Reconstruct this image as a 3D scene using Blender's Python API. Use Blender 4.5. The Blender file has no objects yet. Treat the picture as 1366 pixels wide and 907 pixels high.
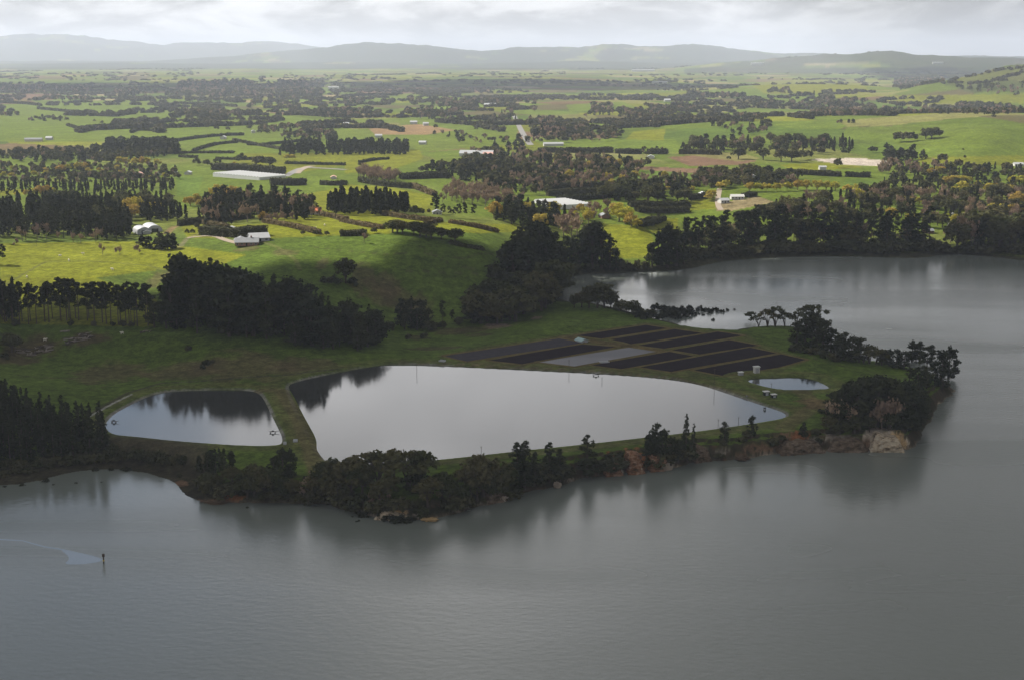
import bpy, bmesh, math, random, time
import numpy as np
from mathutils import Vector, Matrix, Euler

T0 = time.time()
rng = np.random.default_rng(11)
random.seed(11)
scene = bpy.context.scene
COL = scene.collection

# ------------------------------------------------------------------ camera maths
W, H, F, CX, CY, HZ, CAMZ = 1366.0, 907.0, 1876.0, 683.0, 453.5, 72.0, 150.0
PITCH = math.atan((CY - HZ) / F)
cp, sp = math.cos(PITCH), math.sin(PITCH)
ZS = 0.88            # heights in the layout tables were estimated for a higher camera

def ray(px, py):
    u = (np.asarray(px, float) - CX) / F
    v = -(np.asarray(py, float) - CY) / F
    return u, cp + v * sp, -sp + v * cp

def G(px, py, z):
    dx, dy, dz = ray(px, py)
    t = (z - CAMZ) / dz
    return dx * t, dy * t

def proj(x, y, z):
    zz = z - CAMZ
    f = y * cp - zz * sp
    u = y * sp + zz * cp
    return CX + F * x / f, CY - F * u / f

# ------------------------------------------------------------------ noise
def _h(ix, iy, seed):
    n = (ix.astype(np.int64) * 374761393 + iy.astype(np.int64) * 668265263 + seed * 1274126177) & 0x7fffffff
    n = ((n ^ (n >> 13)) * 1274126177) & 0x7fffffff
    return ((n ^ (n >> 16)) & 0xffff) / 65535.0

def vnoise(x, y, seed=0):
    ix, iy = np.floor(x), np.floor(y)
    fx, fy = x - ix, y - iy
    fx = fx * fx * (3 - 2 * fx); fy = fy * fy * (3 - 2 * fy)
    a, b = _h(ix, iy, seed), _h(ix + 1, iy, seed)
    c, d = _h(ix, iy + 1, seed), _h(ix + 1, iy + 1, seed)
    return (a + (b - a) * fx) * (1 - fy) + (c + (d - c) * fx) * fy

def fbm(x, y, oct=4, seed=0):
    s, a, t = 0.0, 1.0, 0.0
    for k in range(oct):
        s = s + a * (vnoise(x, y, seed + k) - .5); t += a
        a *= .5; x = x * 2.03 + 17.1; y = y * 2.03 + 9.7
    return s / t * 2

def sstep(a, b, x):
    t = np.clip((x - a) / (b - a), 0, 1)
    return t * t * (3 - 2 * t)

def inpoly(x, y, poly):
    x = np.asarray(x, float); y = np.asarray(y, float)
    c = np.zeros(x.shape, bool)
    n = len(poly)
    for i in range(n):
        x1, y1 = poly[i]; x2, y2 = poly[(i + 1) % n]
        if y1 == y2: continue
        k = ((y1 > y) != (y2 > y)) & (x < (x2 - x1) * (y - y1) / (y2 - y1) + x1)
        c ^= k
    return c

def segdist(x, y, poly, closed=True):
    d = np.full(np.shape(x), 1e12)
    n = len(poly)
    for i in range(n if closed else n - 1):
        x1, y1 = poly[i]; x2, y2 = poly[(i + 1) % n]
        dx, dy = x2 - x1, y2 - y1
        L = dx * dx + dy * dy + 1e-9
        t = np.clip(((x - x1) * dx + (y - y1) * dy) / L, 0, 1)
        d = np.minimum(d, (x - x1 - t * dx) ** 2 + (y - y1 - t * dy) ** 2)
    return np.sqrt(d)

def sdist(x, y, poly):
    d = segdist(x, y, poly)
    return np.where(inpoly(x, y, poly), d, -d)      # positive inside

def smooth_poly(p, n=2, closed=True):
    p = np.array(p, float)
    for _ in range(n):
        q = np.roll(p, -1, 0) if closed else p[1:]
        a = p if closed else p[:-1]
        r = np.empty((len(a) * 2, 2))
        r[0::2] = a * .75 + q * .25; r[1::2] = a * .25 + q * .75
        if not closed: r = np.vstack([p[:1], r, p[-1:]])
        p = r
    return p

# ------------------------------------------------------------------ layout: coast, ponds, beds (photo pixels)
COAST_PX = [(-420, 700), (-200, 668), (0, 646), (40, 643), (75, 634), (110, 627), (150, 625), (195, 629), (225, 638), (243, 648), (252, 662),
            (262, 669), (300, 671), (335, 670), (400, 669), (440, 673), (465, 680), (495, 688), (520, 695), (560, 692), (585, 691), (612, 683), (640, 673),
            (672, 666), (700, 656), (742, 648), (770, 640), (800, 635), (830, 631), (870, 627), (898, 623), (925, 615),
            (960, 613), (985, 613), (1003, 609), (1050, 604), (1100, 600), (1150, 600), (1198, 601), (1222, 595), (1230, 580),
            (1238, 560), (1250, 540), (1266, 527), (1273, 520)]
# the far banks hide their own waterline: (px, py) of the bank top as seen, 6 m above the water
BANK_PX = [(1272, 508), (1262, 503), (1235, 492), (1206, 487), (1176, 482), (1150, 478), (1125, 474), (1108, 463), (1102, 450), (1096, 438),
            (1070, 427), (1020, 426), (995, 429), (965, 435), (935, 434)]
COVE_PX = [(905, 431), (880, 424), (850, 416), (820, 408), (790, 402),
            (765, 402), (750, 398), (740, 390), (746, 376), (765, 364), (800, 362), (840, 361), (880, 360), (920, 356),
            (955, 347), (1000, 343), (1060, 340), (1110, 339), (1180, 341), (1230, 342), (1262, 337), (1310, 339), (1366, 346),
            (1440, 352), (1560, 350), (1750, 345)]
coast = smooth_poly([G(a, b, 0.0) for a, b in COAST_PX] + [G(a, b, 5.0) for a, b in BANK_PX] + [G(a, b, 1.5) for a, b in COVE_PX], 2, closed=False)
far = [(30000, coast[-1][1]), (60000, 60000), (-60000, 60000), (-60000, coast[0][1])]
coast = [tuple(p) for p in coast] + far

ZP = 5.8             # water level of the ponds
POND_PX = {
 'big': [(383, 517), (390, 510), (450, 497), (500, 488), (520, 486), (600, 488), (700, 493), (800, 498), (860, 502), (905, 507), (935, 513),
         (965, 523), (1000, 535), (1035, 546), (1049, 552), (1047, 558), (1000, 566), (930, 576), (850, 585), (780, 593), (700, 601),
         (620, 610), (570, 615), (500, 621), (450, 622), (433, 615), (420, 596), (400, 560), (388, 532)],
 'left': [(150, 580), (138, 568), (150, 553), (172, 541), (196, 529), (218, 523), (250, 521), (300, 520), (335, 521), (346, 525), (353, 534),
          (362, 553), (371, 571), (377, 584), (376, 592), (365, 595), (330, 595), (280, 592), (230, 588), (185, 583)],
 'small': [(997, 508), (1003, 505), (1030, 504), (1062, 503), (1082, 505), (1097, 511), (1108, 518), (1100, 520), (1070, 521), (1042, 521), (1018, 516), (1002, 511)],
}
PONDS = {k: [tuple(p) for p in smooth_poly([G(a, b, ZP) for a, b in v], 2)] for k, v in POND_PX.items()}

ZB = 6.7             # ground level of the drying beds
BEDS_PX = [
 [(594, 475), (746, 452), (778, 458), (624, 482)],
 [(653, 481), (776, 459.5), (822, 463), (696, 486)],
 [(718, 483), (839, 464), (873, 469), (766, 489)],
 [(791, 487), (893, 469.5), (923, 475), (828, 492)],
 [(855, 490), (1000, 464), (1034, 471), (895, 496)],
 [(926, 494), (1042, 473), (1074, 480), (1036, 490), (965, 501)],
 [(898, 467), (973, 454), (1010, 461), (933, 473)],
 [(853, 461), (958, 443), (990, 448), (885, 465)],
 [(816, 453), (900, 439.5), (937, 445), (842, 459)],
 [(770, 448), (862, 434), (890, 438.5), (802, 452)],
]
def grow_quad(q, w):
    c = np.mean(q, 0); out = []
    k = len(q)
    for i in range(k):
        p, a, b = (np.array(q[j]) for j in (i, i - 1, (i + 1) % k))
        n1 = np.array([(p - a)[1], -(p - a)[0]]); n2 = np.array([(b - p)[1], -(b - p)[0]])
        n1 /= np.linalg.norm(n1); n2 /= np.linalg.norm(n2)
        if n1 @ (c - p) > 0: n1 = -n1
        if n2 @ (c - p) > 0: n2 = -n2
        m = n1 + n2; m = m / max(.6, np.linalg.norm(m)); d = w / max(.5, m @ n1)
        out.append(tuple(p + m * d))
    return out
BEDS = [grow_quad([G(a, b, ZB) for a, b in q], .75) for q in BEDS_PX]
BEDPAD = [G(a, b, ZB) for a, b in [(585, 475), (650, 462), (768, 445), (862, 431), (905, 436), (995, 446), (1012, 459), (1080, 480), (1045, 493), (965, 503), (880, 498), (760, 492), (640, 487)]]

CTRL = [  # (px, py, ground height)
 (300,560,10),(700,540,10),(1000,560,10),(420,590,10),(600,612,10.5),(900,590,10.5),(1050,540,10),(1050,575,10.5),(850,470,10),(1000,480,10),(1150,520,10),(1230,495,9),(1200,560,10),
 (700,440,11),(620,470,10.5),(560,480,11),(780,605,10.5),(350,620,9),(480,640,10),(250,605,8),(180,600,6),(1100,500,10),(650,620,10),
 (-150,520,15),(-150,600,10),(-300,620,8),(0,500,13),(60,520,12),(120,545,10.5),(0,560,12),(0,610,7),(60,605,6),(100,595,7),(140,600,7),(200,515,10.5),(300,505,10.5),(400,490,10.5),(480,490,10.5),(100,470,12.5),(200,475,11.5),
 (300,465,15),(400,470,13.5),(500,470,10.5),(0,440,19),(100,435,19),(200,435,19),(260,440,18),(0,475,14),(-150,440,20),(60,480,11.3),(30,462,13),
 (0,405,20),(150,405,20),(0,370,23),(150,370,25),(250,345,29),(0,330,27),(150,330,27),(300,330,33),(340,318,37),(215,385,20),(-150,370,25),
 (400,300,39),(500,295,39),(600,290,37),(670,297,33),(420,340,33),(550,340,33),(640,340,30),(450,385,21),(550,390,16),(610,405,10),(535,434,4),(580,434,3.5),(650,432,4),(690,428,5),(350,370,29),(440,410,18),
 (740,400,3),(710,405,4),(735,420,8),(800,425,9),(900,440,8),(960,446,8),(1050,445,8),(1120,475,9),
 (830,348,8),(830,320,15),(800,300,20),(850,305,19),(900,335,8),(900,305,14),(1000,328,6),(1100,325,6),(1200,325,6),(1366,330,5),(1500,330,6),(1000,295,16),(1100,290,17),(1200,290,16),(1366,290,14),(1000,262,23),(1200,255,23),(1366,255,22),
 (700,285,27),(600,262,31),(400,265,31),(200,300,30),(0,295,29),(200,260,27),(0,250,26),(700,235,28),(900,235,27),(0,200,26),(300,200,28),(600,200,28),(900,200,29),(1200,205,30),(1366,210,32),(-200,250,28),(-200,320,30),(1550,250,24),
 (500,240,30),(1000,180,36),(1200,180,44),(1320,185,50),(1450,190,52),(700,170,30),(300,170,27),(0,170,26),
]

def dom(x, y):
    return x / y * F / 100.0, CAMZ * F / y / 40.0

def zscale(z): return z * float(np.interp(z, [0, 11, 20], [.66, .66, .88]))
cpts = np.array([(*G(a, b, zscale(z)), zscale(z)) for a, b, z in CTRL])
cu, cv = dom(cpts[:, 0], cpts[:, 1])
def tps(r2): return r2 * np.log(r2 + 1e-9)
n = len(cpts)
A = np.zeros((n + 3, n + 3))
A[:n, :n] = tps((cu[:, None] - cu) ** 2 + (cv[:, None] - cv) ** 2) + np.eye(n) * 0.02
A[:n, n] = 1; A[:n, n + 1] = cu; A[:n, n + 2] = cv
A[n:, :n] = A[:n, n:].T
sol = np.linalg.solve(A, np.concatenate([cpts[:, 2], [0, 0, 0]]))

def base_height(x, y):
    u, v = dom(x, y)
    v = np.clip(v, 2.3, 14.8); u = np.clip(u, -9.5, 9.5)
    h = sol[n] + sol[n + 1] * u + sol[n + 2] * v
    for k in range(n):
        h = h + sol[k] * tps((u - cu[k]) ** 2 + (v - cv[k]) ** 2)
    return np.clip(h, 3.0, 70.0)

RIDGES = [  # distance, relative thickness, photo skyline
 (25000, .13, [(-400, 66), (-150, 52), (0, 50), (60, 46), (120, 47), (160, 53), (250, 57.5), (330, 58), (370, 55), (420, 61), (480, 68), (600, 78), (3000, 90)]),
 (17500, .10, [(-3000, 86), (200, 80), (330, 72), (450, 61), (510, 57), (570, 59), (620, 65.5), (640, 67), (700, 63.5), (740, 62), (770, 61), (800, 57), (850, 62), (880, 62), (930, 58), (980, 65), (1040, 70), (1100, 70), (1200, 72), (1400, 74), (3000, 86)]),
 (11500, .10, [(-3000, 100), (800, 96), (900, 88), (960, 82), (1010, 77), (1060, 73), (1130, 69), (1180, 66), (1215, 69), (1260, 72), (1300, 74), (1366, 76), (1500, 78), (3000, 86)]),
 (14500, .08, [(-3000, 84), (0, 84), (150, 82), (300, 84), (450, 81), (600, 84), (760, 80), (900, 83), (3000, 90)]),
 (3900, .13, [(-3000, 130), (1180, 128), (1260, 112), (1320, 98), (1366, 88), (1450, 76), (1600, 70), (3000, 66)]),
]

def height_raw(x, y):
    b = base_height(x, y)
    pyv = CAMZ * F / y + HZ
    farw = sstep(1700, 3000, y)
    plain = 25 + 7 * farw * fbm(x / 900, y / 900, 3, 5) + 14 * sstep(3500, 9000, y) * (fbm(x / 2200, y / 2600, 3, 9) + .1)
    hgt = b * (1 - farw) + plain * farw
    hgt = hgt + (1 - farw) * 0.6 * fbm(x / 60, y / 60, 3, 2) * sstep(900, 1200, y)
    px = CX + F * x / y / cp * 1.0
    for r0, w, prof in RIDGES:
        pr = np.array(prof, float)
        pk = np.interp(CX + F * x / y, pr[:, 0], pr[:, 1])
        top = CAMZ - r0 * (pk - HZ) / F
        e = np.exp(-((y - r0) / (r0 * w)) ** 2)
        rough = 1 + (-.10 + .28 * fbm(x / (r0 * .05), y / (r0 * .05), 5, int(r0)) - .10 * abs(fbm(x / (r0 * .016), y / (r0 * .03), 3, int(r0) + 5))) * (1 - .45 * e ** 3) + .10 * fbm(x / (r0 * .013), y / (r0 * .02), 3, int(r0) + 9)
        up = np.maximum(top - 18, 0) * e * rough
        hgt = np.where(up > 1.0, np.maximum(hgt, 18 + up - 8), hgt)
    # cone-shaped knolls of the middle distance
    for (kx, ky, kr, kh) in [(1085, 122, 420, 30), (1330, 135, 500, 22), (820, 140, 300, 14), (1250, 170, 330, 10), (1020, 172, 260, 8)]:
        gx, gy = G(kx, ky, 30)
        hgt = hgt + kh * np.exp(-(((x - gx) / kr) ** 2 + ((y - gy) / (kr * 1.2)) ** 2))
    return hgt

def coast_width(x, y):
    px = CX + F * x / y
    south = np.interp(px, [-300, 0, 200, 255, 300, 420, 560, 640, 700, 800, 1200, 1300], [60, 48, 34, 20, 12, 11, 13, 10, 8, 6, 4.5, 5])
    north = np.interp(px, [600, 760, 900, 1000, 1100, 1366], [16, 16, 10, 10, 8, 30])
    yy = np.interp(px, [900, 1240, 1300], [760, 690, 690])
    return np.where(y < yy, south, north)

def height(x, y):
    hgt = height_raw(x, y)
    # pads and ponds
    near = y < 1500
    xn, yn = x[near], y[near]
    hn = hgt[near]
    d = sdist(xn, yn, BEDPAD)
    w = sstep(-14, -1, d); hn = hn * (1 - w) + ZB * w
    # coast
    d = sdist(xn, yn, coast)
    wob = fbm(xn / 9, yn / 9, 3, 31) * 1.8 + fbm(xn / 2.5, yn / 2.5, 2, 33) * .6
    d = d + wob
    cw = coast_width(xn, yn)
    t = np.clip(d / cw, 0, 1)
    rise = np.where(cw > 20, t * t * (3 - 2 * t) , t ** .65 * (1 - .12 * np.sin(t * 9)) )
    rise = np.where(t >= 1, 1, np.clip(rise, 0, 1))
    hn = np.where(d > 0, hn * rise + .02, np.maximum(-3, d * .35))
    dc = d
    for k, poly in PONDS.items():
        d = -sdist(xn, yn, poly)
        if k == 'small':
            prof = ZP + np.clip(d * .5, -2.0, 1.0)
        else:
            prof = ZP + np.clip(d * .42, -2.0, 0.9)
        w = (1 - sstep(7, 18, d)) * sstep(3, 10, dc)
        hn = hn * (1 - w) + prof * w
    hgt[near] = hn
    return hgt

# ------------------------------------------------------------------ terrain grid (fan of rows and columns, finer near the viewer)
AMAX, DA = 0.56, 0.00082
acol = np.arange(-AMAX, AMAX + DA, DA)
s1 = np.arange(0.52, 0.07, -0.00056)
s2 = np.arange(0.07, 0.012, -0.00030)
yy_far = np.geomspace(CAMZ / 0.012, 46000, 110)
yrow = np.concatenate([CAMZ / s1, CAMZ / s2, yy_far[1:]])
NA, NR = len(acol), len(yrow)
YY = np.repeat(yrow[:, None], NA, 1)
XX = YY * acol[None, :]
ZZ = height(XX.ravel(), YY.ravel()).reshape(NR, NA)
print('terrain grid', NR, NA, round(time.time() - T0, 1))

def Hq(x, y):
    x = np.asarray(x, float); y = np.asarray(y, float)
    j = np.clip((x / y + AMAX) / DA, 0, NA - 1.001)
    i = np.clip(np.interp(y, yrow, np.arange(NR)), 0, NR - 1.001)
    i0, j0 = i.astype(int), j.astype(int)
    fi, fj = i - i0, j - j0
    return (ZZ[i0, j0] * (1 - fi) * (1 - fj) + ZZ[i0 + 1, j0] * fi * (1 - fj) + ZZ[i0, j0 + 1] * (1 - fi) * fj + ZZ[i0 + 1, j0 + 1] * fi * fj)

_Y = np.geomspace(300, 45000, 2800)
def hit(px, py):
    dx, dy, dz = ray(px, py)
    x = _Y * dx / dy; z = CAMZ + _Y * dz / dy
    g = Hq(x, _Y) - z
    k = np.argmax(g > 0)
    if g[k] <= 0: k = len(_Y) - 1
    if k == 0: k = 1
    f = g[k - 1] / (g[k - 1] - g[k] + 1e-9); f = min(max(f, 0), 1)
    y = _Y[k - 1] + f * (_Y[k] - _Y[k - 1])
    x = y * dx / dy
    return float(x), float(y), float(Hq(x, y))

# ------------------------------------------------------------------ land cover colours on the terrain
C_GRASS = np.array([0.080, 0.110, 0.015]); C_LUSH = np.array([0.056, 0.086, 0.014]); C_DRY = np.array([0.125, 0.118, 0.040])
C_SOIL = np.array([0.115, 0.066, 0.045]); C_DARKSOIL = np.array([0.045, 0.036, 0.034]); C_WOOD = np.array([0.020, 0.024, 0.012])
C_BROWN = np.array([0.075, 0.058, 0.030]); C_PALE = np.array([0.30, 0.26, 0.20]); C_MUD = np.array([0.055, 0.045, 0.030])
C_TAN = np.array([0.19, 0.15, 0.085]); C_BRIGHT = np.array([0.122, 0.130, 0.011])

x, y, z = XX.ravel(), YY.ravel(), ZZ.ravel()
PXv, PYv = proj(x, y, z)
colr = np.tile(C_GRASS, (x.size, 1))
cliffv = np.zeros(x.size)
nz = fbm(x / 45, y / 45, 4, 51)
colr *= (1 + .18 * nz)[:, None]
dry = sstep(.05, .5, fbm(x / 120, y / 120, 3, 61))[:, None] * .35
colr = colr * (1 - dry) + C_DRY * dry

# patchwork of paddocks beyond 1.5 km
cell = np.where(y < 4200, 125., 190.)
def voronoi(x, y, cs, seed):
    gx, gy = np.floor(x / cs), np.floor(y / cs)
    b1 = np.full(x.shape, 1e9); b2 = np.full(x.shape, 1e9); idv = np.zeros(x.shape)
    for i in (-1, 0, 1):
        for j in (-1, 0, 1):
            cx_, cy_ = gx + i, gy + j
            qx = (cx_ + .15 + .7 * _h(cx_, cy_, seed)) * cs; qy = (cy_ + .15 + .7 * _h(cx_, cy_, seed + 7)) * cs
            d = np.sqrt((x - qx) ** 2 + (y - qy) ** 2)
            m = d < b1
            b2 = np.where(m, b1, np.minimum(b2, d)); idv = np.where(m, _h(cx_, cy_, seed + 13), idv); b1 = np.where(m, d, b1)
    return idv, b2 - b1
ang = .35
xr, yr = x * math.cos(ang) + y * math.sin(ang), -x * math.sin(ang) + y * math.cos(ang)
fm = y > 1450
fid = np.zeros(x.shape); fed = np.full(x.shape, 50.)
fid[fm], fed[fm] = voronoi(xr[fm], yr[fm] * .7, cell[fm], 3)
pal = np.array([C_GRASS, C_BRIGHT, C_GRASS * 1.3, C_LUSH * .8, C_DRY * 1.2, C_GRASS * .8, C_BRIGHT * .85, C_LUSH * 1.2, C_TAN * 1.1, C_GRASS * 1.1, C_SOIL, C_LUSH, C_BRIGHT * 1.15, C_BROWN, C_DRY * .9, C_GRASS])
w = (sstep(1500, 2100, y) * .85)[:, None]
fc = pal[(fid * 15.99).astype(int)]
colr = colr * (1 - w) + fc * (1 + .15 * nz)[:, None] * w
# bigger woods far away: noise mask, used again when the woods are planted
def wood_mask(x, y):
    m = fbm(x / 700 + 3.1, y / 1300, 4, 77) + .5 * fbm(x / 240, y / 500, 3, 78)
    m = m + .35 * fbm(x / 110, y / 200, 3, 79)
    thr = np.interp(y, [2600, 3600, 5000, 8000, 12000, 20000], [.9, .72, .66, .62, .42, .05])
    return m - thr
wm = np.where(y > 2600, wood_mask(x, y), -1)
wm = np.where(y > 11500, np.maximum(wm, 1.2 * fbm(x / 420, y / 700, 4, 83) + .48), wm)
wm = np.where((y > 9000) & (y < 13500) & (x > .12 * y), np.maximum(wm, fbm(x / 600, y / 700, 4, 85) + .22), wm)
ww = (sstep(0.0, .08, wm) * np.interp(y, [6000, 9000, 12000], [.75, .7, .9]))[:, None]
colr = colr * (1 - ww) + C_WOOD * 1.2 * ww

def paint(poly, c, amt=1.0, ymin=None):
    p = np.array(poly, float)
    m = (PXv > p[:, 0].min()) & (PXv < p[:, 0].max()) & (PYv > p[:, 1].min()) & (PYv < p[:, 1].max())
    idx = np.nonzero(m)[0]
    if not len(idx): return
    k = idx[inpoly(PXv[idx], PYv[idx], poly)]
    colr[k] = colr[k] * (1 - amt) + np.asarray(c) * (1 + .15 * nz[k])[:, None] * amt

def stroke(pts, width, c, amt=1.0):
    """a track or worn line of a real width in metres, along photo points"""
    w3 = [hit(a, b) for a, b in pts]
    p2 = [(q[0], q[1]) for q in w3]
    xs = [q[0] for q in p2]; ys = [q[1] for q in p2]
    m = (x > min(xs) - width) & (x < max(xs) + width) & (y > min(ys) - width) & (y < max(ys) + width)
    idx = np.nonzero(m)[0]
    if not len(idx): return
    d = segdist(x[idx], y[idx], p2, closed=False)
    a = (1 - sstep(width * .35, width * .6, d)) * amt
    colr[idx] = colr[idx] * (1 - a)[:, None] + np.asarray(c) * a[:, None]

def blotch(px, py, rx, ry, c, amt=.8, bare=False):
    """a ragged patch"""
    gx, gy, gz = hit(px, py)
    k = F / math.hypot(gy, CAMZ - gz)
    ax = rx / k; ay = ry / k / max(.08, (CAMZ - gz) / gy)
    m = (abs(x - gx) < ax * 1.6) & (abs(y - gy) < ay * 1.6)
    idx = np.nonzero(m)[0]
    if not len(idx): return
    q = np.sqrt(((x[idx] - gx) / ax) ** 2 + ((y[idx] - gy) / ay) ** 2) + .55 * fbm(x[idx] / (ax * .35), y[idx] / (ay * .35), 3, int(px))
    a = (1 - sstep(.6, 1.1, q)) * amt
    colr[idx] = colr[idx] * (1 - a)[:, None] + np.asarray(c) * a[:, None]
    if bare: cliffv[idx] *= 1 - a * .75

# near meadow: darker lush green with brown, rough patches
near_m = sstep(1010, 940, y)
a = (.75 * near_m)[:, None]
colr = colr * (1 - a) + C_LUSH * (1 + .2 * nz)[:, None] * a
for q in [(330, 490, 90, 16), (240, 495, 60, 12), (420, 487, 60, 8), (140, 500, 60, 14)]:
    blotch(*q, C_BROWN * 1.1, .7)
for q in [(40, 468, 42, 13), (118, 452, 30, 5), (20, 480, 30, 8)]:
    blotch(*q, C_BROWN * .75, .9)
for q in [(600, 443, 26, 6), (640, 447, 22, 4), (560, 450, 18, 5), (580, 465, 40, 5), (630, 440, 30, 5)]:
    blotch(*q, C_BROWN * .7, .75)
for q in [(480, 372, 20, 9), (505, 390, 26, 8), (515, 380, 22, 7), (430, 352, 10, 5), (212, 372, 16, 9), (300, 345, 25, 3), (330, 332, 18, 3), (380, 337, 20, 3), (560, 415, 20, 10), (530, 400, 30, 6)]:
    blotch(*q, C_BROWN * 1.15, .6)
for q in [(665, 435, 22, 5), (716, 424, 8, 4)]:
    blotch(*q, np.array([.16, .12, .085]), .95)
# banks round the ponds: worn yellow-brown crest
for k, poly in PONDS.items():
    m = np.nonzero((y < 900) & (abs(x) < 500))[0]
    d = -sdist(x[m], y[m], poly)
    a = ((1 - sstep(0.2, 1.0, abs(d - .6))) * .75)
    colr[m] = colr[m] * (1 - a)[:, None] + np.array([.085, .075, .055]) * a[:, None]
    a = (1 - sstep(6, 13, d)) * (d > 0) * .6
    colr[m] = colr[m] * (1 - a)[:, None] + np.array([.080, .098, .026]) * a[:, None]
    a = (1 - sstep(1.5, 4.5, abs(d - 6))) * (.45 + .5 * fbm(x[m] / 14, y[m] / 14, 3, 5))
    a = np.clip(a, 0, .8)
    colr[m] = colr[m] * (1 - a)[:, None] + np.array([.085, .082, .028]) * a[:, None]
for k in ('left', 'big'):
    m = np.nonzero((y < 900) & (abs(x) < 500))[0]
    d = -sdist(x[m], y[m], PONDS[k])
    a = (1 - sstep(.5, 1.1, abs(d - .35))) * np.clip(.55 + 1.2 * fbm(x[m] / 18, y[m] / 18, 3, 8), 0, 1)
    colr[m] = colr[m] * (1 - a)[:, None] + np.array([.17, .165, .15]) * a[:, None]
stroke([(345, 522), (375, 520), (400, 560), (415, 600), (425, 640)], 7, np.array([.10, .085, .036]), .8)
stroke([(1050, 515), (1090, 540), (1060, 560), (1045, 572)], 8, np.array([.10, .085, .036]), .7)
blotch(1090, 538, 30, 9, np.array([.11, .075, .036]), .75)
stroke([(755, 450), (790, 455), (840, 462), (882, 469)], 9, np.array([.13, .072, .036]), .85)
stroke([(594, 474), (680, 461), (768, 447), (862, 432.5)], 5, np.array([.10, .08, .036]), .6)
d = sdist(x, y, BEDPAD) * (y < 1100)
a = (sstep(-2, 0, d) * (y < 1100) * .55)[:, None]
colr = colr * (1 - a) + np.array([.085, .078, .03]) * a
stroke([(120, 552), (170, 524), (215, 511), (270, 508), (380, 500), (450, 492)], 2.2, np.array([.05, .045, .03]), .8)
stroke([(118, 556), (150, 538), (175, 526)], 1.5, np.array([.28, .27, .25]), .8)
# low shore of rushes on the left
d = np.zeros_like(x); mk = y < 760
d[mk] = sdist(x[mk], y[mk], coast)
PXa = CX + F * x / y
a = ((1 - sstep(14, 30, d)) * (d > -3) * (PXa < 262) * mk * (y < 700))[:, None] * .9
colr = colr * (1 - a) + (C_MUD * .9) * a
# sea cliffs: mostly overgrown brown earth, with bare orange clay and pale sandstone at their places
mk = y < 1500
dco = np.full(x.size, 99.); dco[mk] = sdist(x[mk], y[mk], coast)
south = (y < 700) & (PXa > 255)
cliffv[:] = ((dco < 12) & south) * 1.0
a = ((1 - sstep(9, 13, dco)) * (1 - sstep(3.2, 5.6, z)) * mk)[:, None] * .92
colr = colr * (1 - a) + np.array([.030, .027, .016]) * (1 + .5 * fbm(x / 3, y / 3, 2, 91))[:, None] * a
def clay(px, py, w_, h_, c):
    """bare ground on the cliff, px/py/w_/h_ in photo pixels; ragged edge"""
    idx = np.nonzero((abs(PXv - px) < w_) & (abs(PYv - py) < h_) & (y < 700) & (dco < 16))[0]
    if not len(idx): return
    q = np.sqrt(((PXv[idx] - px) / w_ * 1.5) ** 2 + ((PYv[idx] - py) / h_ * 1.5) ** 2) + .9 * fbm(x[idx] / 2.2, z[idx] / 1.6 + y[idx] / 4, 3, int(px))
    a = 1 - sstep(.7, 1.0, q)
    colr[idx] = colr[idx] * (1 - a)[:, None] + np.asarray(c) * a[:, None]; cliffv[idx] *= 1 - a
a = ((1 - sstep(.35, 1.0, z)) * (dco < 12) * (dco > -4) * south * np.clip(.6 + fbm(x / 15, y / 15, 3, 95), 0, 1))[:, None]
colr = colr * (1 - a) + np.array([.15, .125, .09]) * a; cliffv *= 1 - a[:, 0]
OR_, PA_, YE_, BR_ = np.array([.20, .085, .036]), np.array([.30, .255, .20]), np.array([.32, .22, .11]), np.array([.10, .062, .036])
for q in [(846, 612, 22, 22, OR_), (818, 615, 20, 16, OR_ * .8), (872, 610, 16, 20, OR_), (886, 618, 20, 14, PA_), (850, 628, 14, 8, PA_), (828, 630, 7, 8, PA_), (922, 606, 22, 14, PA_ * .6),
          (940, 604, 9, 12, PA_ * .7), (965, 602, 18, 10, PA_ * .5), (1000, 598, 16, 10, BR_ * 1.4), (1088, 590, 22, 10, PA_ * .55), (800, 624, 14, 9, OR_ * .7), (1185, 588, 44, 20, PA_), (1055, 585, 34, 14, BR_ * 1.2), (1070, 580, 22, 10, OR_ * .8), (1020, 597, 40, 10, BR_), (985, 608, 20, 8, BR_ * .8), (1120, 583, 60, 8, PA_ * .5), (1175, 582, 44, 18, PA_ * 1.0),
          (1188, 590, 30, 14, YE_ * .8), (1196, 582, 12, 16, YE_), (1150, 592, 36, 8, BR_), (310, 663, 20, 9, OR_), (285, 668, 44, 4, BR_ * 1.2), (372, 660, 20, 10, BR_ * .8), (420, 664, 24, 12, BR_), (494, 677, 18, 5, YE_), (515, 664, 16, 6, BR_ * 1.3),
          (532, 683, 26, 6, YE_), (556, 688, 22, 5, PA_ * .8), (573, 692, 24, 4, YE_ * .9), (610, 680, 14, 6, PA_ * .5), (668, 666, 22, 10, PA_ * .6), (645, 672, 20, 5, PA_ * .4), (760, 640, 16, 6, PA_ * .4), (744, 648, 10, 7, PA_ * .8), (240, 645, 20, 6, BR_ * 1.2), (720, 652, 14, 4, BR_)]:
    clay(*q)
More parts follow.
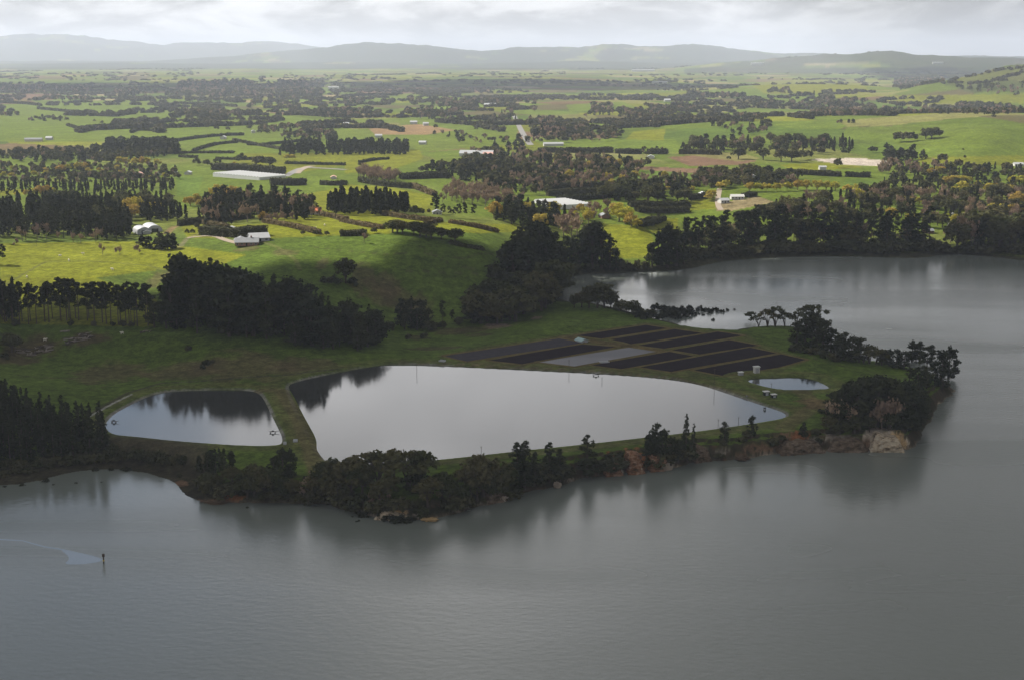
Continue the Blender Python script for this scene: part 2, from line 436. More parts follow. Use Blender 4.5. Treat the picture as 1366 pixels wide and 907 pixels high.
# named fields of the middle distance
for poly, c in [
 ([(0,325),(190,322),(330,340),(300,352),(200,362),(120,372),(0,380)], C_BRIGHT), ([(0,372),(120,368),(210,400),(205,436),(0,432)], C_BRIGHT*.95),
 ([(330,300),(470,288),(560,296),(520,312),(360,318),(250,318),(240,300)], C_BRIGHT), ([(470,285),(520,288),(600,297),(690,300),(715,308),(640,312),(560,305)], C_BRIGHT*1.05),
 ([(345,270),(460,250),(545,280),(480,290),(370,300)], C_BRIGHT), ([(440,245),(520,250),(580,262),(575,285),(545,280),(500,262),(440,258)], C_BRIGHT*1.05),
 ([(800,298),(860,303),(872,318),(868,345),(812,345),(800,325)], C_BRIGHT*1.05), ([(855,290),(905,292),(905,306),(870,312)], C_BRIGHT),
 ([(915,268),(958,264),(962,278),(915,282)], C_BRIGHT), ([(955,272),(1010,262),(1033,270),(975,282),(955,282)], C_TAN*.9), ([(1010,283),(1070,276),(1075,281),(1020,287)], C_DRY),
 ([(840,250),(930,240),(990,232),(920,224),(850,222),(830,230)], C_LUSH*1.2), ([(850,222),(940,226),(1000,229),(985,235),(900,230),(845,226)], C_SOIL*1.2),
 ([(890,210),(960,206),(1010,215),(990,220),(920,222)], C_SOIL*1.1), ([(900,205),(985,203),(1015,212),(985,216)], C_DRY*1.1),
 ([(1040,220),(1130,216),(1150,224),(1060,230)], C_BRIGHT), ([(1080,213),(1140,211),(1195,216),(1190,222),(1120,220)], np.array([.36,.31,.27])),
 ([(1125,238),(1175,240),(1185,250),(1130,252)], C_LUSH*1.2), ([(1262,282),(1290,280),(1288,295),(1262,295)], C_BRIGHT), ([(1305,285),(1340,285),(1335,303),(1305,300)], C_BRIGHT),
 ([(1225,210),(1366,205),(1366,222),(1225,218)], C_BRIGHT*.95), ([(1130,170),(1366,165),(1366,208),(1225,210),(1190,190),(1120,185)], C_GRASS),
 ([(0,140),(240,133),(420,160),(690,155),(690,192),(430,215),(240,212),(230,190),(0,190)], C_GRASS*1.05),
 ([(490,170),(560,166),(608,174),(570,180),(500,180)], np.array([.19,.12,.065])), ([(0,126),(80,126),(70,134),(0,134)], C_SOIL),
 ([(440,165),(530,164),(540,170),(470,173)], C_DRY), ([(700,183),(900,186),(915,204),(745,203)], C_GRASS*1.1), ([(845,176),(888,172),(885,188),(835,186)], C_BRIGHT),
 ([(310,215),(345,238),(470,220),(560,208),(560,200),(400,205),(320,205)], C_BRIGHT*.9), ([(345,228),(440,238),(460,250),(400,258),(340,254)], C_GRASS*1.1),
 ([(460,210),(560,200),(565,212),(520,228),(460,232)], C_BRIGHT), ([(234,236),(272,236),(262,262),(236,262)], C_LUSH*1.3), ([(0,252),(40,254),(60,258),(0,262)], C_BRIGHT),
 ([(1000,112),(1080,104),(1150,112),(1165,125),(1020,126)], C_BRIGHT*.95), ([(1180,128),(1366,126),(1366,138),(1200,140)], C_BRIGHT*.9), ([(755,140),(830,136),(850,144),(760,150)], C_GRASS*1.1),
 ([(470,118),(660,116),(650,124),(480,126)], C_SOIL*.9), ([(480,128),(640,126),(620,134),(500,136)], C_GRASS),
]:
    paint(poly, c, .9)
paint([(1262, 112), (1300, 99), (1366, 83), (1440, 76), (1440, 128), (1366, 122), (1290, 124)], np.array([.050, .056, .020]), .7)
# the red bank round the farm drive
stroke([(222, 312), (232, 303), (250, 299)], 6, np.array([.16, .10, .06]), .7)
stroke([(300, 300), (250, 318), (240, 330)], 4, np.array([.16, .13, .09]), .5)
stroke([(330, 318), (370, 330), (395, 348), (400, 360)], 3, np.array([.13, .125, .05]), .5)
for ln in [[(395, 512), (412, 556), (424, 590), (432, 612)], [(520, 480), (600, 484), (700, 489), (800, 494), (900, 502), (960, 516), (1010, 531)], [(470, 628), (600, 615), (720, 603), (850, 589), (960, 577), (1040, 567)]]:
    stroke(ln, 1.0, np.array([.10, .085, .045]), .8); stroke([(a_ + 3, b_ + 2.2) for a_, b_ in ln], 1.0, np.array([.10, .085, .045]), .8)
for ln in [[(20, 500), (120, 505), (210, 490), (330, 482), (480, 478)], [(120, 520), (200, 500), (300, 490)], [(420, 330), (520, 340), (620, 345), (660, 340)], [(440, 355), (540, 362), (640, 366)], [(0, 395), (80, 390), (180, 398), (240, 380)], [(560, 330), (600, 352), (640, 362)], [(700, 428), (760, 425), (840, 428), (940, 441)], [(1050, 450), (1090, 480), (1180, 500), (1220, 505)]]:
    stroke(ln, 1.3, np.array([.062, .058, .028]), .6)
stroke([(0, 384), (60, 350), (110, 348), (200, 355), (260, 372)], 2.5, np.array([.07, .075, .03]), .6)

# ------------------------------------------------------------------ object helpers
def mesh_from(name, verts, faces=None, loops=None, starts=None, mat=None, smooth=False, mat_idx=None):
    me = bpy.data.meshes.new(name)
    v = np.asarray(verts, np.float32).reshape(-1, 3)
    f = np.asarray(faces, np.int32)
    k = f.shape[1]
    me.vertices.add(len(v)); me.vertices.foreach_set('co', v.ravel())
    me.loops.add(f.size); me.loops.foreach_set('vertex_index', f.ravel())
    me.polygons.add(len(f)); me.polygons.foreach_set('loop_start', np.arange(len(f), dtype=np.int32) * k)
    me.polygons.foreach_set('use_smooth', np.full(len(f), smooth))
    if mat is not None: me.materials.append(mat)
    me.update(calc_edges=True)
    return me

def link(name, me, parent=None, loc=None):
    o = bpy.data.objects.new(name, me); COL.objects.link(o)
    if parent is not None: o.parent = parent
    if loc is not None: o.location = loc
    return o

def tag(o, label, cat, group=None):
    o['label'] = label; o['category'] = cat
    if group: o['group'] = group
    return o

def empty(name, loc, rz=0.0):
    o = bpy.data.objects.new(name, None); COL.objects.link(o)
    o.location = loc; o.rotation_euler = (0, 0, rz); o.empty_display_size = .5
    return o

class MB:
    """collects simple solids and links them as one mesh"""
    def __init__(s): s.v = []; s.f = []
    def add(s, v, f):
        b = len(s.v); s.v += [tuple(q) for q in v]; s.f += [tuple(i + b for i in q) for q in f]; return s
    def box(s, x0, x1, y0, y1, z0, z1):
        return s.add([(x0,y0,z0),(x1,y0,z0),(x1,y1,z0),(x0,y1,z0),(x0,y0,z1),(x1,y0,z1),(x1,y1,z1),(x0,y1,z1)],
                     [(0,3,2,1),(4,5,6,7),(0,1,5,4),(1,2,6,5),(2,3,7,6),(3,0,4,7)])
    def tube(s, pts, radii, k=6):
        pts = [Vector(p) for p in pts]; rings = []
        for i, p in enumerate(pts):
            d = (pts[min(i + 1, len(pts) - 1)] - pts[max(i - 1, 0)]).normalized()
            a = d.orthogonal().normalized(); b = d.cross(a)
            rings.append([p + (a * math.cos(2 * math.pi * j / k) + b * math.sin(2 * math.pi * j / k)) * radii[i] for j in range(k)])
        v = [q for r in rings for q in r]; f = []
        for i in range(len(pts) - 1):
            for j in range(k):
                f.append((i * k + j, i * k + (j + 1) % k, (i + 1) * k + (j + 1) % k, (i + 1) * k + j))
        f.append(tuple(reversed(range(k)))); f.append(tuple((len(pts) - 1) * k + j for j in range(k)))
        return s.add(v, f)
    def build(s, name, mat, parent=None, smooth=False):
        me = bpy.data.meshes.new(name); me.from_pydata(s.v, [], s.f); me.materials.append(mat)
        if smooth:
            for p in me.polygons: p.use_smooth = True
        me.update()
        return link(name, me, parent)

# ------------------------------------------------------------------ materials
def new_mat(name):
    m = bpy.data.materials.new(name); m.use_nodes = True
    nt = m.node_tree; b = nt.nodes['Principled BSDF']
    return m, nt, b, nt.nodes, nt.links

def simple(name, c, rough=.7, spec=.3, var=.12, scale=1.5, metal=0.0):
    m, nt, b, N, L = new_mat(name)
    tc = N.new('ShaderNodeTexCoord'); no = N.new('ShaderNodeTexNoise'); no.inputs['Scale'].default_value = scale; no.inputs['Detail'].default_value = 4
    L.new(tc.outputs['Object'], no.inputs['Vector'])
    mx = N.new('ShaderNodeMix'); mx.data_type = 'RGBA'
    mx.inputs['A'].default_value = (*[q * (1 - var) for q in c], 1); mx.inputs['B'].default_value = (*[min(1, q * (1 + var)) for q in c], 1)
    L.new(no.outputs['Fac'], mx.inputs['Factor']); L.new(mx.outputs['Result'], b.inputs['Base Color'])
    b.inputs['Roughness'].default_value = rough; b.inputs['Specular IOR Level'].default_value = spec; b.inputs['Metallic'].default_value = metal
    return m

def foliage(name, c1, c2, c3, transl=.2, attr=False):
    """leaf clumps: hue varies from tree to tree and through the crown"""
    m, nt, b, N, L = new_mat(name)
    if attr:
        rn = N.new('ShaderNodeAttribute'); rn.attribute_name = 'rnd'; ro = rn.outputs['Fac']
    else:
        rn = N.new('ShaderNodeObjectInfo'); ro = rn.outputs['Random']
    tc = N.new('ShaderNodeTexCoord'); no = N.new('ShaderNodeTexNoise'); no.inputs['Scale'].default_value = .35; no.inputs['Detail'].default_value = 5
    L.new(tc.outputs['Object'], no.inputs['Vector'])
    r1 = N.new('ShaderNodeValToRGB'); r1.color_ramp.elements[0].color = (*c1, 1); r1.color_ramp.elements[1].color = (*c2, 1)
    L.new(ro, r1.inputs['Fac'])
    mx = N.new('ShaderNodeMix'); mx.data_type = 'RGBA'; mx.inputs['B'].default_value = (*c3, 1)
    r2 = N.new('ShaderNodeValToRGB'); r2.color_ramp.elements[0].position = .42; r2.color_ramp.elements[1].position = .72
    L.new(no.outputs['Fac'], r2.inputs['Fac']); L.new(r2.outputs['Color'], mx.inputs['Factor'])
    L.new(r1.outputs['Color'], mx.inputs['A'])
    out = nt.nodes['Material Output']
    L.new(mx.outputs['Result'], b.inputs['Base Color']); b.inputs['Roughness'].default_value = .85; b.inputs['Specular IOR Level'].default_value = .06
    tr = N.new('ShaderNodeBsdfTranslucent'); L.new(mx.outputs['Result'], tr.inputs['Color'])
    ms = N.new('ShaderNodeMixShader'); ms.inputs['Fac'].default_value = transl
    L.new(b.outputs['BSDF'], ms.inputs[1]); L.new(tr.outputs['BSDF'], ms.inputs[2]); L.new(ms.outputs['Shader'], out.inputs['Surface'])
    return m

FOL = {
 'pine_tree': ((.020, .026, .011), (.034, .040, .015), (.044, .048, .018), .10),
 'cypress_tree': ((.020, .027, .013), (.038, .042, .017), (.046, .050, .020), .12),
 'broadleaf_tree': ((.038, .048, .016), (.090, .080, .034), (.095, .092, .036), .25),
 'bare_tree': ((.16, .11, .080), (.25, .18, .11), (.27, .21, .16), .15),
 'willow_tree': ((.31, .30, .032), (.33, .21, .055), (.36, .33, .05), .3),
 'shrub': ((.032, .039, .016), (.066, .062, .028), (.078, .074, .034), .15),
 'mangrove_bush': ((.018, .022, .011), (.030, .032, .015), (.036, .038, .018), .1),
 'hedge': ((.026, .032, .013), (.046, .046, .020), (.055, .055, .024), .12),
 'brown_hedge': ((.085, .072, .032), (.125, .095, .042), (.14, .105, .052), .1),
}
M_FOL = {k: foliage('leaves_' + k, *v) for k, v in FOL.items()}
FOL['far_woods'] = ((.030, .036, .017), (.095, .078, .045), (.075, .078, .034), .15)
M_FAR = {k: foliage('leaves_far_' + k, *v, attr=True) for k, v in FOL.items()}
M_BARK = simple('bark', (.065, .052, .042), .9, .1, .3, 1.0)
M_PALEBARK = simple('pale_bark', (.15, .125, .10), .9, .1, .3, 1.0)

# ------------------------------------------------------------------ terrain object
def terrain_mat():
    m, nt, b, N, L = new_mat('land')
    at = N.new('ShaderNodeAttribute'); at.attribute_name = 'Col'
    geo = N.new('ShaderNodeNewGeometry'); tc = N.new('ShaderNodeTexCoord')
    def noise(s, det=5, rough=.6):
        q = N.new('ShaderNodeTexNoise'); q.inputs['Scale'].default_value = s; q.inputs['Detail'].default_value = det; q.inputs['Roughness'].default_value = rough
        L.new(tc.outputs['Object'], q.inputs['Vector']); return q
    n1, n2, n3 = noise(.035), noise(.35), noise(.12, 6, .7)
    def mapr(src, a, bb, c, d):
        q = N.new('ShaderNodeMapRange'); q.inputs['From Min'].default_value = a; q.inputs['From Max'].default_value = bb
        q.inputs['To Min'].default_value = c; q.inputs['To Max'].default_value = d; L.new(src, q.inputs['Value']); return q.outputs['Result']
    def mul(a, bb):
        q = N.new('ShaderNodeMath'); q.operation = 'MULTIPLY'; L.new(a, q.inputs[0]); L.new(bb, q.inputs[1]); return q.outputs[0]
    n4 = noise(1.1, 7, .75); n5 = noise(.16, 5, .65)
    f = mul(mapr(n1.outputs['Fac'], .3, .7, .78, 1.22), mapr(n2.outputs['Fac'], .3, .7, .66, 1.34))
    f = mul(f, mul(mapr(n4.outputs['Fac'], .36, .55, .62, 1.08), mapr(n5.outputs['Fac'], .38, .62, .76, 1.2)))
    sc = N.new('ShaderNodeVectorMath'); sc.operation = 'SCALE'; L.new(at.outputs['Color'], sc.inputs[0]); L.new(f, sc.inputs['Scale'])
    # bare cliff faces: ochre, orange and pale sandstone, on steep ground above the sea
    sep = N.new('ShaderNodeSeparateXYZ'); L.new(geo.outputs['True Normal'], sep.inputs[0])
    steep = mapr(sep.outputs['Z'], .84, .66, 0, 1)
    ramp = N.new('ShaderNodeValToRGB'); e = ramp.color_ramp.elements
    e[0].position = .25; e[0].color = (.022, .022, .012, 1); e[1].position = .82; e[1].color = (.20, .17, .13, 1)
    for p, c in [(.46, (.032, .028, .016, 1)), (.56, (.050, .036, .022, 1)), (.63, (.09, .055, .033, 1)), (.70, (.15, .115, .08, 1))]:
        q = e.new(p); q.color = c
    L.new(n3.outputs['Fac'], ramp.inputs['Fac'])
    cl = N.new('ShaderNodeAttribute'); cl.attribute_name = 'cliff'
    mx = N.new('ShaderNodeMix'); mx.data_type = 'RGBA'; L.new(mul(steep, cl.outputs['Fac']), mx.inputs['Factor'])
    L.new(sc.outputs[0], mx.inputs['A']); L.new(ramp.outputs['Color'], mx.inputs['B'])
    L.new(mx.outputs['Result'], b.inputs['Base Color'])
    b.inputs['Roughness'].default_value = 1.0; b.inputs['Specular IOR Level'].default_value = .02
    bp = N.new('ShaderNodeBump'); bp.inputs['Strength'].default_value = .5; bp.inputs['Distance'].default_value = .6
    nb = noise(.5, 4); L.new(nb.outputs['Fac'], bp.inputs['Height']); L.new(bp.outputs['Normal'], b.inputs['Normal'])
    return m

def build_terrain():
    idx = np.arange(NR * NA).reshape(NR, NA)
    q = np.stack([idx[:-1, :-1], idx[:-1, 1:], idx[1:, 1:], idx[1:, :-1]], -1).reshape(-1, 4)
    zz = ZZ.ravel()
    keep = (zz[q] > -1.6).any(1)
    q = q[keep]
    used = np.zeros(NR * NA, bool); used[q.ravel()] = True
    remap = np.cumsum(used) - 1
    V = np.stack([XX.ravel(), YY.ravel(), zz], -1)[used]
    me = mesh_from('land', V, remap[q], mat=terrain_mat(), smooth=True)
    ca = me.attributes.new('Col', 'FLOAT_COLOR', 'POINT')
    cc = np.ones((len(V), 4), np.float32); cc[:, :3] = np.clip(colr[used], .003, .9)
    ca.data.foreach_set('color', cc.ravel())
    cl = me.attributes.new('cliff', 'FLOAT', 'POINT')
    cl.data.foreach_set('value', cliffv[used].astype(np.float32))
    o = link('land', me); o['kind'] = 'structure'
    return o
build_terrain()
print('terrain built', round(time.time() - T0, 1))

# ------------------------------------------------------------------ water
def water_mat(name, base, rough, waves, wave_len, bump=.35, slick=False):
    m, nt, b, N, L = new_mat(name)
    b.inputs['Base Color'].default_value = (*base, 1); b.inputs['IOR'].default_value = 1.333; b.inputs['Roughness'].default_value = rough
    b.inputs['Specular IOR Level'].default_value = .5
    geo = N.new('ShaderNodeNewGeometry')
    mp = N.new('ShaderNodeMapping'); mp.inputs['Rotation'].default_value = (0, 0, .5); mp.inputs['Scale'].default_value = (.55 / wave_len, 1 / wave_len, 1)
    L.new(geo.outputs['Position'], mp.inputs['Vector'])
    no = N.new('ShaderNodeTexNoise'); no.inputs['Scale'].default_value = 1; no.inputs['Detail'].default_value = 4; no.inputs['Roughness'].default_value = .55
    L.new(mp.outputs['Vector'], no.inputs['Vector'])
    bp = N.new('ShaderNodeBump'); bp.inputs['Strength'].default_value = waves; bp.inputs['Distance'].default_value = bump
    L.new(no.outputs['Fac'], bp.inputs['Height']); L.new(bp.outputs['Normal'], b.inputs['Normal'])
    # wind lanes: broad streaks that are a little calmer or rougher
    m2 = N.new('ShaderNodeMapping'); m2.inputs['Rotation'].default_value = (0, 0, .3); m2.inputs['Scale'].default_value = (.004, .016, 1)
    L.new(geo.outputs['Position'], m2.inputs['Vector'])
    n2 = N.new('ShaderNodeTexNoise'); n2.inputs['Scale'].default_value = 1; n2.inputs['Detail'].default_value = 3; n2.inputs['Distortion'].default_value = .6
    L.new(m2.outputs['Vector'], n2.inputs['Vector'])
    r = N.new('ShaderNodeMapRange'); r.inputs['From Min'].default_value = .35; r.inputs['From Max'].default_value = .65
    r.inputs['To Min'].default_value = rough * .6; r.inputs['To Max'].default_value = rough * 1.5
    L.new(n2.outputs['Fac'], r.inputs['Value']); L.new(r.outputs['Result'], b.inputs['Roughness'])
    return m
M_SEA = water_mat('sea_water', (.110, .123, .108), .20, .27, 1.9, .3)
M_POND = water_mat('pond_water', (.034, .036, .033), .065, .13, 1.3, .1)
M_SLICK = water_mat('slick_water', (.125, .165, .20), .06, .06, 2.6, .2)
M_WET = water_mat('wet_bed', (.085, .085, .096), .5, .4, 1.2, .12)

def sheet(name, poly, z, mat, kind='structure'):
    bm = bmesh.new()
    vs = [bm.verts.new((a, b, z)) for a, b in poly]
    f = bm.faces.new(vs)
    if f.normal.z < 0: f.normal_flip()
    bmesh.ops.triangulate(bm, faces=[f])
    for f in bm.faces:
        if f.normal.z < 0: f.normal_flip()
    me = bpy.data.meshes.new(name); bm.to_mesh(me); bm.free(); me.materials.append(mat)
    o = link(name, me); o['kind'] = kind
    return o

def grid_sheet(name, x0, x1, y0, y1, z, mat, nx=24, ny=24):
    xs, ys = np.linspace(x0, x1, nx), np.linspace(y0, y1, ny)
    X, Y = np.meshgrid(xs, ys); i = np.arange(nx * ny).reshape(ny, nx)
    q = np.stack([i[:-1, :-1], i[:-1, 1:], i[1:, 1:], i[1:, :-1]], -1).reshape(-1, 4)
    o = link(name, mesh_from(name, np.stack([X.ravel(), Y.ravel(), np.full(X.size, z)], -1), q, mat=mat)); o['kind'] = 'structure'
    return o
grid_sheet('harbour_water', -1400, 1700, -150, 1500, 0.0, M_SEA)
for k, poly in PONDS.items():
    d = Vector(poly[0])
    sheet('pond_water', [tuple(p) for p in poly], ZP, M_POND)
# pond sheets reach a little under the bank
slick = smooth_poly([G(a, b, 0.006) for a, b in [(78, 731), (100, 735.5), (122, 740), (136, 744.5), (137, 747), (128, 750), (104, 752.5), (84, 752), (95, 744)]], 2)
sheet('calm_water', [tuple(p) for p in slick], 0.006, M_SLICK)
up = [(-60, 714), (-10, 717.5), (30, 720), (45, 724), (60, 728), (80, 731), (96, 734.2)]
strip = [G(a, b, 0.012) for a, b in up] + [G(a, b + 1.0 + 1.3 * math.sin(a * .09) ** 2, 0.012) for a, b in reversed(up)]
sheet('calm_water', strip, 0.012, M_SLICK)

# ------------------------------------------------------------------ drying beds
M_BED = simple('dark_sludge', (.021, .017, .019), .95, 0.0, .45, .22)
M_BEDB = simple('dry_sludge', (.048, .044, .050), .95, 0.0, .3, .3)
M_BUND = simple('bund_grass', (.105, .085, .036), .95, .0, .5, .25)
for i, q in enumerate(BEDS):
    m = M_WET if i == 2 else (M_BEDB if i == 0 else M_BED)
    sheet('drying_bed', q, ZB + .06, m)
bb = MB()
for q in BEDS:
    k = len(q)
    c = (sum(p[0] for p in q) / k, sum(p[1] for p in q) / k)
    for i in range(k):
        a, b = Vector(q[i]), Vector(q[(i + 1) % k])
        d = (b - a).normalized(); nrm = Vector((-d.y, d.x))
        if nrm.dot(Vector(c) - a) > 0: nrm = -nrm
        a = a - d * .3; b = b + d * .3
        nseg = max(3, int((b - a).length / 5))
        for s in range(nseg):
            p, r = a.lerp(b, s / nseg), a.lerp(b, (s + 1) / nseg)
            h0 = .42 + .12 * math.sin(p.x * .7 + p.y); h1 = .42 + .12 * math.sin(r.x * .7 + r.y)
            o0, o1 = nrm * .1, nrm * 1.0
            bb.add([(*(p - o0 * 3), ZB + .02), (*(p + o0 * 5), ZB + h0), (*(p + o1), ZB + .01), (*(r - o0 * 3), ZB + .02), (*(r + o0 * 5), ZB + h1), (*(r + o1), ZB + .01)],
                   [(0, 1, 4, 3), (1, 2, 5, 4)])
o = bb.build('bed_embankment', M_BUND); o['kind'] = 'structure'

# ------------------------------------------------------------------ tree models
def cards(pts, nrm, size, r):
    """one ragged leaf spray (a bent quad) per point"""
    k = len(pts)
    ref = r.normal(size=(k, 3))
    a = np.cross(nrm, ref); a /= np.linalg.norm(a, axis=1)[:, None] + 1e-9
    b = np.cross(nrm, a)
    s = np.asarray(size)
    if s.ndim == 0: s = np.full(k, float(s))
    s = s * r.uniform(.6, 1.35, k)
    e = r.uniform(.55, 1.0, k)
    v = np.empty((k, 4, 3))
    for j, (u, w) in enumerate(((-1, -.6), (.9, -1), (1, .7), (-.7, 1))):
        v[:, j] = pts + a * (s * u)[:, None] + b * (s * w * e)[:, None] + nrm * (s * r.uniform(-.25, .25, k))[:, None]
    f = np.arange(k * 4).reshape(k, 4)
    return v.reshape(-1, 3), f

def lobes_cards(lobes, dens, size, r, up=.25, jitter=.55):
    P, Nn, S = [], [], []
    for c, rad in lobes:
        rad = np.asarray(rad, float)
        area = (rad[0] * rad[1] + rad[0] * rad[2] + rad[1] * rad[2]) / 3
        k = max(6, int(dens * area / size ** 2))
        d = r.normal(size=(k, 3)); d /= np.linalg.norm(d, axis=1)[:, None]
        rr = r.uniform(0, 1, k) ** .35
        P.append(np.asarray(c) + d * rad * rr[:, None])
        nn = d / rad * rad.mean() * .7 + r.normal(size=(k, 3)) * jitter + [0, 0, up]
        Nn.append(nn / np.linalg.norm(nn, axis=1)[:, None]); S.append(np.full(k, size))
    return cards(np.vstack(P), np.vstack(Nn), np.concatenate(S), r)

def model(kind, r, q=1.0):
    """a tree of height 1 x scale: returns crown (v, f) and trunk MB; lengths in metres for the given nominal height"""
    t = MB(); lob = []
    if kind == 'pine_open':                       # tall, bare stem, ragged flat-topped crown
        hgt = 24.; bend = r.uniform(-1, 1, 2)
        ax = lambda s: np.array([bend[0] * s * s, bend[1] * s * s, hgt * s])
        t.tube([ax(s) for s in (0, .25, .5, .75, .97)], [.36, .3, .23, .15, .05], 6)
        z0 = r.uniform(.36, .5)
        for i in range(17):
            s = z0 + (1 - z0) * (i + r.uniform(0, .8)) / 17
            a = r.uniform(0, 6.28); L = (1.2 + 2.3 * math.sin(min(1, (1.03 - s) / (1 - z0) * 1.25) * 1.9)) * r.uniform(.6, 1.15)
            b0 = ax(s - .02); c = ax(s) + np.array([math.cos(a), math.sin(a), 0]) * L * .75
            t.tube([b0, (b0 + c) / 2 + [0, 0, .2], c], [.10, .07, .03], 4)
            lob.append((c, (r.uniform(1.2, 2.1), r.uniform(1.2, 2.1), r.uniform(.7, 1.15))))
        lob.append((ax(.98), (1.3, 1.3, 1.0)))
        for i in range(5):                         # dead lower branches
            s = r.uniform(.18, z0); a = r.uniform(0, 6.28); b0 = ax(s)
            t.tube([b0, b0 + np.array([math.cos(a) * 1.6, math.sin(a) * 1.6, .3])], [.05, .02], 3)
        cv, cf = lobes_cards(lob, 4.6 * q, .52 / math.sqrt(q), r, .3)
    elif kind == 'pine_dense':                    # plantation pine, spire top
        hgt = 22.; Rm = r.uniform(3.0, 3.9)
        t.tube([(0, 0, 0), (0, 0, hgt * .5), (0, 0, hgt * .97)], [.36, .24, .04], 6)
        for i in range(34):
            s = .16 + .84 * (i / 34) ** .9; a = r.uniform(0, 6.28)
            R = Rm * (1 - s) ** .62 * r.uniform(.6, 1.1)
            lob.append(((math.cos(a) * R * .75, math.sin(a) * R * .75, hgt * s), (.55 + R * .33, .55 + R * .33, .5 + R * .24)))
        lob.append(((0, 0, hgt * .985), (.35, .35, .9)))
        cv, cf = lobes_cards(lob, 2.8 * q, .50 / math.sqrt(q), r, .2)
    elif kind == 'spire':                         # narrow young conifers
        hgt = 16.; Rm = r.uniform(2.1, 2.7)
        t.tube([(0, 0, 0), (0, 0, hgt * .95)], [.28, .03], 6)
        for i in range(30):
            s = .06 + .93 * i / 30; a = r.uniform(0, 6.28); R = Rm * (1 - s) ** .8 * r.uniform(.6, 1.05) + .1
            lob.append(((math.cos(a) * R * .7, math.sin(a) * R * .7, hgt * s), (.4 + R * .36, .4 + R * .36, .5 + R * .2)))
        lob.append(((0, 0, hgt * .98), (.2, .2, .8)))
        cv, cf = lobes_cards(lob, 2.8 * q, .42 / math.sqrt(q), r, .2)
    elif kind == 'cypress':                       # broad old cypress: spreading flat plates
        hgt = 18.
        t.tube([(0, 0, 0), (.2, .1, hgt * .3), (.1, 0, hgt * .75)], [.7, .5, .15], 7)
        for i in range(34):
            s = r.uniform(.10, 1.0); a = r.uniform(0, 6.28)
            R = 6.2 * (1 - .62 * s ** 2.0) * r.uniform(.3, 1.0) * (1 if s > .2 else .8)
            c = np.array([math.cos(a) * R, math.sin(a) * R, hgt * s * .93])
            if i % 2 == 0: t.tube([(0, 0, c[2] * .7), c * [.5, .5, .85], c], [.22, .13, .05], 4)
            lob.append((c, (r.uniform(1.5, 2.7), r.uniform(1.5, 2.7), r.uniform(.8, 1.5))))
        lob.append(((0, 0, hgt * .94), (1.6, 1.6, 1.4)))
        cv, cf = lobes_cards(lob, 2.6 * q, .58 / math.sqrt(q), r, .2)
    elif kind == 'broad':                         # domed broadleaf
        hgt = 12.; R0 = r.uniform(4.6, 5.8)
        t.tube([(0, 0, 0), (.1, .1, hgt * .25), (.2, 0, hgt * .5)], [.45, .36, .2], 7)
        for i in range(26):
            a = r.uniform(0, 6.28); e = math.asin(r.uniform(-.25, 1))
            k = r.uniform(.62, .9)
            c = np.array([math.cos(a) * math.cos(e) * R0 * k, math.sin(a) * math.cos(e) * R0 * k, hgt * .46 + math.sin(e) * hgt * .46 * k])
            if i % 3 == 0: t.tube([(.1, .1, hgt * .22), c * [.5, .5, .75], c], [.2, .13, .05], 4)
            rr = r.uniform(1.1, 2.1); lob.append((c, (rr, rr, rr * .75)))
        lob.append(((0, 0, hgt * .5), (R0 * .55, R0 * .55, hgt * .3)))
        cv, cf = lobes_cards(lob, 2.7 * q, .46 / math.sqrt(q), r, .3)
    elif kind == 'umbrella':                      # leaning coastal tree: bare forked stem under a flat dome
        hgt = 10.; lean = r.uniform(-.8, .8, 2)
        for i in range(5):
            a = r.uniform(0, 6.28); R = r.uniform(2.2, 4.2)
            t.tube([(0, 0, 0), (math.cos(a) * R * .25, math.sin(a) * R * .25, hgt * .3), (math.cos(a) * R * .8 + lean[0], math.sin(a) * R * .8 + lean[1], hgt * .72)], [.32, .22, .08], 5)
        for i in range(20):
            a = r.uniform(0, 6.28); R = 5.2 * math.sqrt(r.uniform(0, 1))
            lob.append(((math.cos(a) * R + lean[0], math.sin(a) * R + lean[1], hgt * (.86 - .30 * (R / 5.2) ** 2) + r.uniform(-.5, .4)), (r.uniform(1, 1.7), r.uniform(1, 1.7), r.uniform(.6, 1.0))))
        cv, cf = lobes_cards(lob, 2.7 * q, .42 / math.sqrt(q), r, .3)
    elif kind == 'bare':                          # leafless, twiggy
        hgt = 12.
        pts, nn = [], []
        def grow(p, d, L, rad, lev):
            e = p + d * L
            t.tube([p, (p + e) / 2 + r.normal(size=3) * L * .05, e], [rad, rad * .75, rad * .5], 4 if lev else 5)
            if lev >= 2:
                for _ in range(int(7 * q) + 2):
                    pts.append(p + d * L * r.uniform(.2, 1.25) + r.normal(size=3) * .45); nn.append(r.normal(size=3))
                return
            for k in range(4 if lev else 6):
                dd = d * .9 + r.normal(size=3) * .42 + [0, 0, .12]; dd /= np.linalg.norm(dd)
                grow(p + d * L * r.uniform(.45, 1.0), dd, L * r.uniform(.5, .72), rad * .5, lev + 1)
        grow(np.zeros(3), np.array([0, 0, 1.]), hgt * .46, .28, 0)
        pts = np.array(pts); nn = np.array(nn); nn /= np.linalg.norm(nn, axis=1)[:, None]
        cv, cf = cards(pts, nn, .42 / math.sqrt(q), r)
        c = cv.reshape(-1, 4, 3); mid = c.mean(1, keepdims=True)
        c[:, :, 2] = mid[:, :, 2] + (c[:, :, 2] - mid[:, :, 2]) * 1.3
        cv = (mid + (c - mid) * [.8, .8, 1.2]).reshape(-1, 3)
    elif kind == 'column':                        # upright poplar or willow in young leaf
        hgt = 13.
        t.tube([(0, 0, 0), (0, 0, hgt * .8)], [.3, .06], 5)
